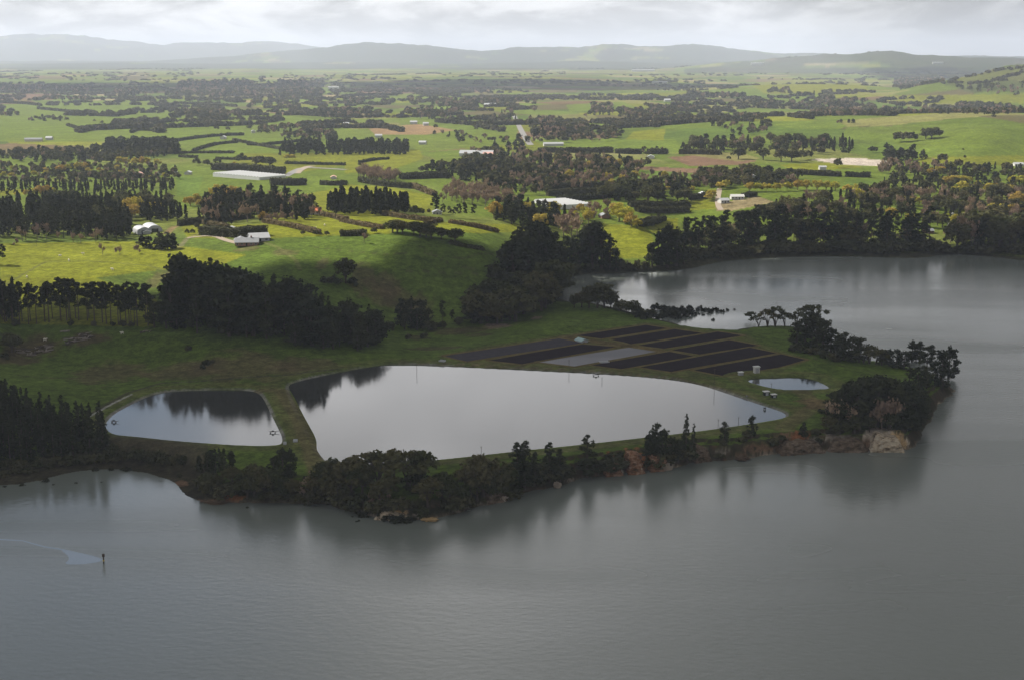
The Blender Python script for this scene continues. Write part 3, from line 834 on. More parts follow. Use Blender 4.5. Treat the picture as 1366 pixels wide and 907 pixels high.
        for i in range(20):
            s = .12 + .86 * i / 20; a = r.uniform(0, 6.28); R = 1.9 * math.sin(min(1, s * 1.3 + .25) * 2.6) * r.uniform(.5, 1) + .2
            lob.append(((math.cos(a) * R, math.sin(a) * R, hgt * s), (r.uniform(.8, 1.3), r.uniform(.8, 1.3), 1.3)))
        cv, cf = lobes_cards(lob, 2.4 * q, .48 / math.sqrt(q), r, .2)
    else:                                         # shrub
        hgt = 4.
        t.tube([(0, 0, 0), (0, 0, 1.6)], [.14, .05], 5)
        for i in range(11):
            a = r.uniform(0, 6.28); R = 2.3 * math.sqrt(r.uniform(0, 1))
            lob.append(((math.cos(a) * R, math.sin(a) * R, 2.9 - 1.7 * (R / 2.3) ** 2 + r.uniform(-.5, .5)), (r.uniform(.7, 1.2), r.uniform(.7, 1.2), r.uniform(.6, 1.1))))
        lob.append(((0, 0, 1.2), (1.8, 1.8, 1.2)))
        cv, cf = lobes_cards(lob, 2.6 * q, .34 / math.sqrt(q), r, .3)
    top = cv[:, 2].max()
    return cv / top, cf, t, top

FORM = {'pine_open': 'pine_tree', 'pine_dense': 'pine_tree', 'spire': 'pine_tree', 'cypress': 'cypress_tree', 'broad': 'broadleaf_tree', 'umbrella': 'broadleaf_tree',
        'bare': 'bare_tree', 'willow': 'willow_tree', 'column': 'willow_tree', 'shrub': 'shrub', 'mangrove': 'mangrove_bush'}
GEN = {'willow': 'broad', 'mangrove': 'shrub'}
CATS = {'pine_tree': 'pine tree', 'cypress_tree': 'cypress tree', 'broadleaf_tree': 'tree', 'bare_tree': 'bare tree', 'willow_tree': 'willow tree', 'shrub': 'shrub', 'mangrove_bush': 'mangrove'}
NV, NF = 5, 4
NEAR, FAR = {}, {}
for fi, (form, kind) in enumerate(FORM.items()):
    NEAR[form] = []; FAR[form] = []
    for v in range(NV):
        r = np.random.default_rng(100 * fi + v)
        cv, cf, t, top = model(GEN.get(form, form), r, 1.0)
        crown = mesh_from('crown', cv, cf, mat=M_FOL[kind])
        tm = bpy.data.meshes.new('trunk'); tm.from_pydata([tuple(np.array(q) / top) for q in t.v], [], t.f); tm.materials.append(M_PALEBARK if form in ('bare', 'willow') else M_BARK)
        tm.update()
        NEAR[form].append((crown, tm))
    for v in range(NF):
        r = np.random.default_rng(5000 + 100 * fi + v)
        cv, cf, t, top = model(GEN.get(form, form), r, .16)
        FAR[form].append((cv.astype(np.float32), cf.astype(np.int32)))
FARMESH = {}

PLACED = []          # (form, x, y, z, height, phrase, group, named)
def place(form, x, y, hgt, phrase, group, named=True, widen=1.0):
    PLACED.append((form, float(x), float(y), max(float(Hq(x, y)), -.25) - .15, hgt, phrase, group, named, widen))

def h_of(hpx, x, y, z):
    return hpx * math.hypot(y, CAMZ - z) / F * 1.02

def trees_at(form, phrase, group, pts, widen=1.0):
    """pts: (px, py of the foot, height in photo pixels)"""
    for (px, py, hp) in pts:
        x, y, z = hit(px, py)
        place(form, x, y, h_of(hp, x, y, z), phrase, group, True, widen)

NOUN = {'pine_open': 'pine', 'pine_dense': 'pine', 'spire': 'spiry conifer', 'cypress': 'cypress', 'broad': 'broadleaf tree', 'umbrella': 'broadleaf tree', 'bare': 'leafless tree', 'willow': 'yellow-leaved willow', 'column': 'upright willow', 'shrub': 'shrub', 'mangrove': 'mangrove'}
import re
def scatter(forms, phrase, group, poly, hpx, spacing, widen=1.0, limit=4000, edge=0.0, gaps=None):
    """fills the ground inside a polygon of photo points; forms: [(form, weight)]"""
    w3 = np.array([hit(a, b) for a, b in poly])
    P = [tuple(q[:2]) for q in w3]
    x0, x1, y0, y1 = w3[:, 0].min(), w3[:, 0].max(), w3[:, 1].min(), w3[:, 1].max()
    nx = int((x1 - x0) / spacing) + 2; ny = int((y1 - y0) / spacing) + 2
    gx, gy = np.meshgrid(x0 + np.arange(nx) * spacing, y0 + np.arange(ny) * spacing)
    gx = gx + rng.uniform(-.42, .42, gx.shape) * spacing + (np.arange(ny) % 2)[:, None] * spacing * .5; gy = gy + rng.uniform(-.42, .42, gy.shape) * spacing
    m = inpoly(gx, gy, P) & (Hq(gx, gy) > .3)
    if gaps is not None: m &= fbm(gx / gaps, gy / (gaps * 2.2), 3, 41) > .02
    gx, gy = gx[m][:limit], gy[m][:limit]
    wts = np.array([q[1] for q in forms]); wts = wts / wts.sum()
    for a, b in zip(gx, gy):
        f = forms[rng.choice(len(forms), p=wts)][0]
        zc = float(Hq(a, b))
        hp = rng.uniform(*hpx) * (1 if f not in ('shrub', 'mangrove') else 1)
        ph = phrase if len(forms) == 1 else re.sub(r'\b(dark |mixed |brown |big |huge )*(wood tree|broad tree|scrub|pine|tree|cypress)\b', NOUN[f], phrase, count=1)
        place(f, a, b, h_of(hp, a, b, zc), ph, group, False, widen)

def row(form, phrase, group, line, hpx, step, named=True, widen=1.0, jit=.25):
    pts = [hit(a, b) for a, b in line]
    for (xa, ya, _), (xb, yb, _) in zip(pts[:-1], pts[1:]):
        L = math.hypot(xb - xa, yb - ya); k = max(1, int(L / step))
        for i in range(k):
            t = (i + rng.uniform(-jit, jit)) / k
            a, b = xa + (xb - xa) * t + rng.uniform(-jit, jit) * step, ya + (yb - ya) * t + rng.uniform(-jit, jit) * step
            zc = float(Hq(a, b))
            if zc < .3: continue
            place(form, a, b, h_of(rng.uniform(*hpx), a, b, zc), phrase, group, named, widen)

# ------------------------------------------------------------------ vegetation layout (foot of each tree in photo pixels, height in photo pixels)
# the pine row on the left slope
row('pine_open', 'tall bare-stemmed pine of the see-through row above the left meadow', 'pines of the see-through row', [(-40, 426), (60, 430), (206, 436)], (50, 60), 3.9)
row('pine_open', 'tall bare-stemmed pine of the see-through row above the left meadow', 'pines of the see-through row', [(-40, 423), (60, 426), (206, 432)], (44, 56), 4.6)
scatter([('pine_dense', 1)], 'dark pine in the thick left end of the pine row', 'pines at the left end of the row', [(-60, 428), (22, 431), (22, 418), (-60, 414)], (46, 56), 6)
trees_at('shrub', 'dark shrub under the see-through pine row', 'shrubs under the pine row', [(20, 434, 10), (95, 434, 8), (125, 435, 9), (150, 435, 7), (163, 435, 9), (175, 435, 7)])
trees_at('cypress', 'low dark cypress closing the right end of the pine row', 'cypresses by the pine row', [(206, 437, 36), (222, 438, 38), (236, 439, 34)])
# the big dark stand above the left pond
BIG = 'dark pine of the dense stand above the two ponds'
scatter([('pine_dense', 1), ('cypress', 2)], BIG, 'trees of the dense stand above the ponds', [(222, 440), (262, 446), (330, 453), (395, 461), (330, 425), (270, 408), (236, 412)], (66, 78), 8, 1.15)
scatter([('pine_dense', 1), ('cypress', 2)], BIG, 'trees of the dense stand above the ponds', [(345, 428), (400, 461), (440, 465), (400, 425)], (60, 71), 8, 1.15)
scatter([('pine_dense', 1), ('cypress', 2)], BIG, 'trees of the dense stand above the ponds', [(400, 425), (440, 465), (482, 467), (516, 463), (500, 446), (440, 430)], (36, 48), 8, 1.1)
trees_at('cypress', 'wide dark cypress leaning out at the far left of the dense stand', 'cypresses at the edge of the dense stand', [(246, 416, 70), (262, 418, 74), (285, 425, 76), (306, 428, 76)])
row('cypress', 'dark cypress skirting the front of the dense stand above the ponds', 'cypresses skirting the dense stand', [(400, 462), (450, 467), (480, 468), (510, 464)], (30, 44), 9)
# gully trees between the hill and the beds
trees_at('cypress', 'gappy-crowned dark tree in the gully below the green hill', 'gully trees', [(535, 435, 38), (549, 437, 42), (562, 436, 38), (556, 440, 30), (572, 438, 28), (540, 440, 24)])
trees_at('pine_open', 'small thin pine in the gully right of the gappy trees', 'gully trees', [(590, 432, 32), (603, 432, 20)])
trees_at('shrub', 'low bush in the gully grass', 'gully bushes', [(575, 441, 14), (612, 433, 12), (520, 440, 12), (590, 437, 10), (545, 452, 8), (566, 451, 9)])
trees_at('broad', 'round dark tree standing alone in the fold of the green hill', None, [(461, 378, 34)])
trees_at('shrub', 'dark bush below the lone round hill tree', 'bushes by the hill fold', [(448, 379, 14), (440, 378, 10), (472, 380, 12), (432, 377, 9)])
# tall dark cypress wood at the head of the cove
CYP = 'huge dark cypress in the wood at the head of the cove'
scatter([('cypress', 1)], CYP, 'cypresses at the head of the cove', [(668, 385), (700, 390), (738, 382), (742, 366), (735, 345), (700, 350), (678, 372)], (48, 60), 9, 1.1)
scatter([('cypress', 2), ('broad', 1)], 'dark broad tree at the near edge of the cove-head wood', 'trees at the near edge of the cove-head wood', [(618, 431), (655, 433), (690, 430), (735, 408), (738, 395), (690, 405), (645, 418)], (34, 48), 8, 1.2)
trees_at('cypress', 'wide dark cypress on the hill edge of the cove-head wood', 'cypresses on the hill edge', [(632, 428, 50), (648, 425, 54), (640, 432, 40), (660, 412, 60), (684, 388, 70), (700, 378, 64)], 1.05)
trees_at('broad', 'tall grey-stemmed tree at the water edge of the cove-head wood', 'grey-stemmed trees by the water', [(735, 405, 60), (722, 415, 55), (745, 398, 50)])
# second dark clump behind the cove
trees_at('cypress', 'dark cypress in the clump behind the cove, left of the bright field', 'cypresses left of the bright field', [(755, 356, 42), (772, 358, 46), (790, 357, 62), (802, 358, 54), (814, 360, 42), (765, 350, 34), (782, 348, 48), (748, 362, 36), (740, 352, 44), (822, 361, 28), (797, 348, 52)])
trees_at('shrub', 'dark shore bush at the head of the cove', 'shore bushes at the cove head', [(755, 366, 14), (768, 364, 12), (784, 363, 12), (830, 361, 16), (840, 361, 12), (850, 360, 14), (862, 359, 12)])
trees_at('cypress', 'dark cypress on the point right of the bright field', 'cypresses right of the bright field', [(878, 356, 50), (890, 357, 58), (902, 355, 52), (912, 353, 44), (870, 357, 34), (893, 346, 48)])
# far shore of the cove
row('pine_open', 'bare-stemmed pine along the far shore of the cove', 'pines along the far shore', [(915, 338), (1000, 334), (1080, 331), (1160, 331), (1245, 332)], (36, 52), 10, True, 1.15)
row('pine_open', 'bare-stemmed pine along the far shore of the cove', 'pines along the far shore', [(925, 329), (1000, 325), (1080, 322), (1160, 322), (1250, 324)], (36, 50), 7)
row('pine_dense', 'full-crowned pine along the far shore of the cove', 'full pines along the far shore', [(915, 334), (1000, 331), (1120, 327), (1250, 329)], (32, 50), 14, True, 1.15)
row('cypress', 'round dark tree among the far shore pines', 'round trees among the far shore pines', [(918, 336), (1000, 332), (1120, 329), (1255, 330)], (26, 42), 22, True, 1.2)
row('broad', 'olive broadleaf tree among the far shore pines', 'olive trees among the far shore pines', [(930, 335), (1000, 331), (1120, 328), (1255, 329)], (20, 38), 17, True, 1.2)
row('bare', 'grey-brown leafless tree among the far shore pines', 'leafless trees among the far shore pines', [(940, 330), (1060, 328), (1250, 327)], (22, 36), 24, True, 1.1)
row('shrub', 'dark scrub bush at the foot of the far shore pines', 'scrub along the far shore', [(918, 343), (1000, 338), (1060, 336), (1110, 335), (1180, 337), (1255, 336), (1320, 336), (1380, 340)], (9, 17), 5, True, 1.4)
row('shrub', 'dark scrub bush at the foot of the far shore pines', 'scrub along the far shore', [(960, 334), (1060, 331), (1180, 331), (1255, 332)], (10, 20), 8, True, 1.5)
scatter([('broad', 4), ('cypress', 1), ('bare', 1)], 'dark broad tree on the far shore at the right edge', 'broad trees on the far shore', [(1255, 336), (1400, 338), (1460, 322), (1330, 318), (1265, 322)], (26, 48), 12, 1.1)
scatter([('shrub', 1)], 'brown saltmarsh bush on the left of the far shore', 'saltmarsh bushes', [(918, 350), (955, 345), (1000, 341), (1000, 339), (940, 341), (915, 345)], (4, 8), 5, 1.6)
# cove spit with tree clump, mangroves
trees_at('broad', 'rounded tree of the clump on the spit inside the cove', 'trees of the spit clump', [(776, 410, 22), (786, 411, 28), (797, 411, 36), (806, 411, 33), (815, 412, 22), (766, 411, 18)])
trees_at('broad', 'low dark shore tree between the spit clump and the mangroves', 'low shore trees of the spit', [(826, 415, 16), (836, 418, 18), (845, 421, 20), (853, 422, 12), (864, 424, 12)], 1.2)
trees_at('mangrove', 'dark mangrove bush in the shallows of the cove', 'mangroves in the shallows', [(872, 425, 12), (880, 427, 12), (888, 428, 12), (896, 429, 13), (902, 431, 12), (909, 428, 12), (916, 428, 10), (874, 420, 10), (884, 421, 9), (894, 422, 9), (904, 423, 8), (914, 423, 7), (922, 423, 7), (930, 422, 6), (937, 422, 6), (942, 421, 6), (926, 427, 6), (938, 427, 3.5), (950, 422, 6), (957, 423, 5), (963, 423, 5), (979, 420, 3), (970, 421, 4), (910, 420, 7), (920, 419, 7), (934, 419, 6), (946, 424, 6), (955, 420, 5), (951, 434, 4), (916, 430, 4), (928, 428, 3), (932, 426, 3), (850, 424, 14), (860, 426, 12)])
# umbrella trees on the north bank, dark hedge of trees to the point
trees_at('umbrella', 'flat-topped coastal tree on forked stems at the grassy north bank', 'flat-topped trees on the north bank', [(1001, 435, 14), (1012, 436, 17), (1024, 436, 24), (1034, 436, 28), (1047, 436, 20), (1062, 437, 22), (1074, 438, 25), (1088, 440, 28)])
trees_at('cypress', 'dark cypress in the belt between the beds and the north water', 'belt cypresses', [(1062, 465, 38), (1074, 464, 44), (1088, 466, 46), (1098, 468, 44), (1108, 470, 34), (1082, 452, 40), (1118, 476, 32), (1125, 480, 38), (1136, 482, 36), (1146, 483, 34)], 1.1)
trees_at('shrub', 'low brown-green bush along the inner edge of the cypress belt', 'bushes along the belt', [(1060, 469, 12), (1072, 471, 11), (1085, 473, 11), (1098, 477, 12), (1110, 481, 12)], 1.3)
trees_at('umbrella', 'grey-green see-through tree in the belt beside the point', 'see-through trees of the belt', [(1152, 484, 22), (1160, 485, 25), (1168, 486, 23), (1176, 487, 22)])
trees_at('cypress', 'dark cypress of the belt near the point', 'belt cypresses near the point', [(1186, 488, 24), (1196, 490, 26), (1206, 492, 26), (1216, 490, 30), (1178, 487, 18), (1226, 489, 28)], 1.2)
trees_at('pine_open', 'dark pine with its stem showing against the water on the outer point', 'pines on the outer point', [(1236, 497, 36), (1241, 498, 32), (1229, 496, 28)], 1.3)
trees_at('cypress', 'dark cypress over the water on the outer point', 'cypresses on the outer point', [(1224, 517, 30), (1236, 518, 30), (1247, 514, 36), (1256, 509, 44), (1265, 513, 46), (1213, 512, 24), (1258, 520, 28), (1232, 508, 22)])
# dark mass on the cliff point
trees_at('cypress', 'dark cypress of the mass on the cliff point', 'cypresses on the cliff point', [(1112, 566, 46), (1128, 562, 54), (1142, 568, 58), (1156, 562, 62), (1170, 566, 64), (1185, 562, 60), (1198, 568, 58), (1208, 560, 52), (1216, 572, 52), (1134, 550, 46), (1150, 546, 46), (1168, 548, 48), (1186, 548, 46), (1204, 546, 40), (1122, 574, 40), (1146, 574, 42), (1204, 573, 46), (1222, 562, 46), (1228, 548, 34)], 1.2)
trees_at('cypress', 'wide dark cypress leaning from the cliff point over the water', 'leaning cypresses', [(1218, 572, 50), (1222, 566, 42), (1150, 556, 58), (1175, 556, 58), (1128, 560, 44)], 1.25)
trees_at('bare', 'grey leafless shrub-tree in front of the dark cliff-point mass', 'grey leafless trees on the cliff point', [(1176, 572, 44), (1188, 572, 46), (1168, 572, 36), (1112, 570, 40), (1135, 572, 38)], 1.2)
trees_at('broad', 'grey-green bush at the cliff edge of the point', 'bushes at the cliff edge', [(1185, 574, 24), (1140, 577, 26), (1108, 577, 26), (1120, 579, 22), (1207, 576, 22), (1160, 576, 20)], 1.1)
# cliff-top scrub and trees from the point westward
row('shrub', 'dark scrub bush on the sea-cliff edge', 'cliff-edge scrub', [(1118, 583), (1090, 581), (1050, 582), (1005, 587), (960, 592), (925, 597)], (5, 11), 5.5, True, 1.3)
row('shrub', 'dark scrub bush clinging to the sea cliff face', 'cliff-face scrub', [(1095, 592), (1050, 597), (1005, 603), (960, 607), (925, 609)], (5, 9), 12, True, 1.3)
row('shrub', 'scrub bush on the orange cliff', 'orange-cliff scrub', [(895, 603), (860, 604), (830, 607), (800, 611)], (5, 9), 5.5, True, 1.3)
trees_at('cypress', 'lone dark cypress on the cliff edge beside the big pond', 'lone cliff-edge trees', [(1072, 583, 22), (966, 590, 30), (1003, 582, 30)], .8)
trees_at('pine_dense', 'thin two-stemmed conifer at the edge of the big pond', 'two-stemmed conifers', [(915, 600, 50), (925, 603, 40)], .8)
trees_at('cypress', 'spiky dark cypress right of the orange cliff', 'spiky cypresses', [(874, 612, 50), (884, 616, 46), (866, 610, 34), (895, 620, 40), (905, 618, 34)], .9)
trees_at('shrub', 'dark bush hanging below the spiky cypress', 'bushes below the spiky cypress', [(905, 612, 22), (915, 612, 20), (880, 622, 22), (868, 622, 14)], 1.4)
trees_at('pine_dense', 'dark conifer standing up on the shore below the big pond', 'shore conifers', [(783, 636, 58), (733, 642, 54), (700, 652, 66), (690, 650, 62), (747, 641, 44), (714, 648, 48)], 1.9)
row('shrub', 'dark shore bush between the conifers', 'shore bushes between the conifers', [(830, 622), (800, 630), (770, 636), (742, 642), (715, 650), (690, 658)], (14, 26), 4.0, True, 1.4)
row('broad', 'dark shore tree between the conifers', 'shore trees between the conifers', [(812, 626), (770, 632), (715, 645)], (20, 34), 8, True)
trees_at('broad', 'big rounded shore tree left of the conifers', 'rounded shore trees', [(628, 660, 50), (645, 662, 56), (660, 660, 50), (637, 668, 40), (655, 668, 38), (672, 660, 42), (617, 672, 28), (668, 666, 26)])
trees_at('shrub', 'shore bush at the foot of the rounded trees', 'bushes under the rounded trees', [(610, 678, 20), (625, 676, 18), (680, 662, 20), (603, 680, 18)], 1.3)
# the tree mass under the left corner of the big pond
trees_at('broad', 'dark tree of the mass under the left corner of the big pond', 'trees under the pond corner', [(438, 655, 44), (450, 660, 48), (468, 662, 52), (428, 662, 36), (445, 668, 34)])
trees_at('umbrella', 'trunk-showing dark tree under the left corner of the big pond', 'trunk-showing trees', [(487, 648, 46), (505, 646, 46), (525, 648, 48), (545, 650, 50), (558, 648, 50), (475, 650, 42)], 1.1)
trees_at('cypress', 'leaning flat-topped cypress at the right end of the pond-corner mass', 'flat-topped cypresses', [(552, 655, 52), (563, 652, 46)], 1.0)
row('broad', 'grey-green slope tree above the yellow shore ledge', 'slope trees above the ledge', [(480, 664), (520, 672), (560, 676), (600, 678)], (26, 42), 6, True)
row('shrub', 'slope bush above the yellow shore ledge', 'slope bushes above the ledge', [(420, 668), (470, 674), (505, 678), (540, 683), (580, 684)], (12, 24), 4.5, True, 1.3)
trees_at('broad', 'small dark tree on the grass right of the pond-corner mass', 'small trees on the grass', [(590, 662, 34), (578, 658, 22), (600, 668, 30)])
trees_at('bare', 'grey leafless bush on the bank left of the pond-corner mass', 'grey bushes on the bank', [(415, 660, 26), (422, 656, 30), (405, 664, 18), (498, 676, 24), (515, 676, 20)], 1.2)
# bank between the ponds and the low shore
trees_at('cypress', 'dark leaning cypress at the foot of the bank between the ponds', 'leaning bank cypresses', [(378, 644, 50), (388, 640, 44), (366, 648, 42)], .95)
trees_at('broad', 'dark dense tree beside the leaning bank cypress', 'dense bank trees', [(340, 662, 46), (352, 664, 44), (362, 664, 42), (330, 664, 36), (375, 664, 30), (390, 664, 26)])
scatter([('shrub', 3), ('broad', 1)], 'pale green scrub on the low point by the water', 'pale scrub on the low point', [(258, 660), (290, 667), (330, 668), (345, 655), (300, 640), (265, 645)], (12, 22), 4.2, 1.2)
row('shrub', 'brown scrub bush at the waterline below the bank', 'waterline scrub', [(330, 667), (365, 667), (400, 666), (435, 670)], (10, 20), 4.2, True, 1.3)
trees_at('pine_dense', 'dense dark conifer of the small group under the left pond', 'conifers under the left pond', [(266, 632, 26), (277, 634, 34), (288, 635, 38), (300, 634, 38), (309, 630, 30), (293, 628, 32), (282, 628, 30)], 1.6)
trees_at('shrub', 'dark round bush on the bank below the left pond', 'round bushes below the left pond', [(152, 612, 24), (163, 613, 16), (176, 613, 18), (188, 614, 18), (198, 615, 15), (212, 617, 20), (220, 616, 12), (236, 619, 17), (244, 619, 14), (228, 618, 12), (205, 616, 13)], .9)
# dark conifer stand in the left corner
SP = 'dark spiry conifer of the stand at the left edge by the water'
scatter([('pine_dense', 3), ('spire', 2)], SP, 'spiry conifers by the water', [(-60, 560), (0, 553), (60, 575), (104, 585), (146, 596), (136, 611), (70, 616), (0, 622), (-60, 625)], (48, 58), 4.6, 1.15)
row('spire', 'dark spiry conifer on the upper edge of the left stand', 'spiry conifers on the upper edge', [(-30, 550), (0, 556), (30, 565), (70, 576), (110, 588), (140, 600)], (46, 56), 4.0)
row('shrub', 'brown-green bush at the foot of the left conifer stand', 'bushes at the foot of the left stand', [(-40, 628), (30, 624), (80, 619), (140, 615), (170, 616)], (8, 16), 4.0, True, 1.4)
scatter([('shrub', 1)], 'brown rush clump on the low left shore', 'rush clumps on the left shore', [(-80, 650), (0, 642), (40, 638), (80, 630), (160, 622), (230, 632), (250, 655), (262, 664), (262, 650), (240, 630), (170, 618), (100, 620), (0, 628), (-80, 632)], (3.5, 7), 3.4, 1.9)
trees_at('mangrove', 'small dark mangrove standing in the water off the left shore', 'mangroves off the left shore', [(72, 657, 3), (102, 655, 3.5), (136, 653.5, 2.6), (30, 649, 5), (62, 645, 6), (128, 628, 6), (164, 628, 6), (170, 628, 7), (148, 628, 5), (6, 652, 4), (330, 685, 3.2)], 1.2)
trees_at('mangrove', 'dark mangrove clump off the yellow shore ledge', 'mangroves off the ledge', [(487, 690, 9), (478, 685, 5), (470, 695, 3), (478, 703, 4), (508, 691, 8), (516, 693, 9), (526, 695, 10), (538, 697, 10), (546, 696, 9), (533, 694, 9)], 1.3)
# left meadow odd trees
trees_at('broad', 'ragged dark tree by the log heap on the left meadow', None, [(16, 470, 27)])
trees_at('shrub', 'small bush on the left meadow', 'bushes on the meadow', [(251, 467, 8), (276, 487, 9), (270, 492, 7), (8, 478, 10), (284, 484, 6)])
# hill farm
trees_at('pine_open', 'dark pine at the left edge of the sunlit field', 'pines at the edge of the sunlit field', [(3, 353, 28), (-8, 353, 30)], 1.4)
trees_at('bare', 'grey leafless tree standing in the sunlit field', 'leafless trees in the sunlit field', [(137, 340, 17), (160, 341, 15), (183, 339, 13), (155, 339, 10), (486, 325, 15)])
trees_at('cypress', 'dark round tree of the group by the white sheds', 'round trees by the white sheds', [(190, 331, 18), (199, 332, 18), (208, 333, 16), (216, 334, 22), (224, 333, 24), (231, 332, 18), (213, 329, 20)], 1.2)
trees_at('broad', 'small dark tree by the drive of the white sheds', 'small trees by the drive', [(263, 306, 9), (250, 313, 8), (257, 313, 8), (269, 309, 6), (231, 318, 8)])
row('broad', 'round dark tree of the row along the hill crest', 'trees of the crest row', [(520, 311), (550, 314), (580, 319), (602, 323)], (16, 21), 5.2, True, 1.35)
trees_at('broad', 'biggest round tree at the end of the hill crest row', None, [(607, 323, 19)], 1.2)
trees_at('broad', 'small round bush along the upper field edge', 'bushes along the upper field edge', [(404, 314, 7), (421, 315, 8), (436, 315, 7), (456, 314, 8), (499, 312, 9), (484, 313, 7), (487, 312, 6)], 1.1)
# ----- middle distance woods (largest ones become trees of their own)
scatter([('pine_dense', 1)], 'dark pine of the wood behind the sunlit left field', 'pines behind the sunlit field', [(-60, 326), (0, 318), (60, 317), (170, 319), (176, 306), (150, 288), (60, 285), (-60, 287)], (25, 36), 9)
row('pine_open', 'bare-stemmed pine edging the wood behind the left field', 'pines edging the left wood', [(-20, 328), (15, 322), (100, 318), (175, 320)], (26, 34), 9, False)
trees_at('bare', 'grey leafless tree in front of the left pine wood', 'leafless trees before the pine wood', [(30, 322, 22), (50, 321, 24), (62, 320, 24), (78, 321, 14), (98, 324, 16), (108, 325, 14), (22, 328, 10), (128, 323, 20), (138, 320, 18)])
scatter([('pine_dense', 3), ('broad', 1)], 'dark tree left of the white sheds', 'trees left of the white sheds', [(125, 322), (172, 320), (176, 300), (140, 296)], (20, 30), 9)
scatter([('pine_dense', 1)], 'dark pine behind the white sheds', 'pines behind the white sheds', [(182, 298), (250, 296), (245, 288), (185, 290)], (20, 28), 8)
trees_at('willow', 'yellow willow in front of the left pine wood', 'yellow willows left of the sheds', [(20, 286, 10), (170, 290, 26), (180, 288, 26), (176, 294, 22), (195, 282, 14), (208, 281, 12), (218, 282, 12)])
trees_at('willow', 'orange-yellow willow by the far left field', 'orange willows by the far left field', [(35, 263, 10), (45, 263, 12), (55, 263, 16), (63, 263, 16), (70, 262, 12), (22, 263, 7)])
scatter([('pine_dense', 1)], 'dark shelter pine on the far left', 'shelter pines on the far left', [(-40, 258), (170, 258), (235, 258), (235, 249), (170, 250), (-40, 250)], (11, 15), 10)
scatter([('pine_dense', 2), ('broad', 1)], 'dark wood tree right of the left pine wood', 'wood right of the left pine wood', [(60, 278), (170, 284), (235, 282), (235, 272), (170, 270), (60, 270)], (15, 21), 10)
scatter([('broad', 5), ('cypress', 2), ('willow', .6), ('bare', 2)], 'mixed wood tree on the far left', 'mixed wood on the far left', [(-40, 244), (240, 242), (235, 226), (160, 222), (60, 224), (-40, 222)], (6, 10), 12.5)
scatter([('broad', 3), ('bare', 2)], 'mixed garden tree on the far left', 'garden trees on the far left', [(-40, 246), (230, 246), (230, 241), (-40, 241)], (5, 8), 13)
scatter([('broad', 5), ('cypress', 4), ('bare', .5)], 'dark wood tree at the far left of the plain', 'dark wood of the left plain', [(-40, 214), (60, 218), (150, 218), (238, 208), (236, 198), (150, 201), (90, 203), (-40, 206)], (7, 12), 14)
scatter([('cypress', 1)], 'dark wood tree on the left knoll of the plain', 'knoll wood of the left plain', [(140, 203), (238, 206), (240, 200), (210, 196), (145, 198)], (13, 18), 12)
trees_at('willow', 'yellow-green willow of the far left mixed wood', 'yellow willows of the far left wood', [(82, 232, 12), (90, 231, 12), (105, 229, 13), (113, 229, 12), (60, 232, 9), (160, 221, 12), (168, 221, 11), (180, 222, 12), (190, 222, 13), (197, 222, 12), (210, 223, 11), (150, 237, 7), (5, 238, 9), (160, 233, 6), (10, 222, 6), (200, 240, 6), (138, 233, 7)])
scatter([('cypress', 2), ('pine_dense', 2), ('bare', .5)], 'dark tree of the wood below the long glasshouse', 'wood below the long glasshouse', [(262, 300), (300, 302), (420, 296), (418, 280), (360, 270), (280, 268), (265, 280)], (17, 26), 11)
trees_at('willow', 'golden willow in the wood below the long glasshouse', 'golden willows below the glasshouse', [(288, 270, 24), (298, 272, 25), (308, 272, 24), (316, 270, 20), (262, 274, 16), (254, 276, 14), (248, 274, 11), (268, 278, 12), (350, 296, 14)])
trees_at('bare', 'grey leafless tree in the wood below the glasshouse', 'leafless trees below the glasshouse', [(280, 298, 22), (290, 299, 20), (310, 297, 18), (370, 297, 14), (380, 296, 14), (390, 295, 13), (362, 298, 13)])
row('pine_dense', 'dark pine of the belt left of the orange roof', 'pines left of the orange roof', [(345, 286), (420, 282)], (20, 28), 8, False)
row('bare', 'brown leafless tree by the orange roof', 'brown trees by the orange roof', [(352, 297), (395, 291), (440, 286)], (10, 14), 9, False)
scatter([('pine_dense', 1)], 'dark pine of the wood on the hill skyline', 'pines on the hill skyline', [(436, 287), (500, 289), (546, 288), (542, 280), (470, 274), (440, 276)], (22, 30), 8)
trees_at('broad', 'round tree right of the skyline pines', 'round trees right of the skyline pines', [(553, 288, 14), (562, 287, 10), (572, 286, 8)])
trees_at('pine_open', 'tall thin tree by the small house in the valley', 'thin trees in the valley', [(579, 285, 27), (584, 287, 24), (591, 290, 18), (600, 291, 16), (606, 291, 15), (612, 292, 20), (620, 292, 22), (632, 292, 20)], 1.2)
scatter([('bare', 1)], 'brown leafless tree of the slope above the valley', 'brown trees of the valley slope', [(590, 272), (650, 276), (690, 284), (700, 272), (640, 258), (598, 252)], (13, 20), 10)
scatter([('bare', 1)], 'brown leafless tree of the bare plantation', 'bare plantation', [(478, 243), (528, 246), (530, 238), (480, 234)], (13, 18), 8)
scatter([('cypress', 2), ('pine_dense', 1), ('willow', .25)], 'dark tree behind the hill crest, left of the white roof', 'trees left of the white roof', [(650, 296), (745, 312), (755, 300), (740, 288), (690, 280), (655, 284)], (17, 26), 11)
trees_at('bare', 'grey rounded leafless tree below the white roof', 'grey trees below the white roof', [(752, 318, 32), (762, 322, 34), (770, 316, 28), (745, 306, 22), (758, 308, 24)], 1.2)
scatter([('bare', 3), ('willow', .5)], 'brown leafless tree by the white roof', 'brown trees by the white roof', [(758, 300), (812, 298), (815, 284), (775, 278)], (12, 20), 10)
trees_at('willow', 'orange leafing tree on the drive above the bright field', 'orange trees above the bright field', [(826, 296, 25), (834, 299, 24), (842, 303, 20), (822, 288, 18), (850, 305, 14)], 1.1)
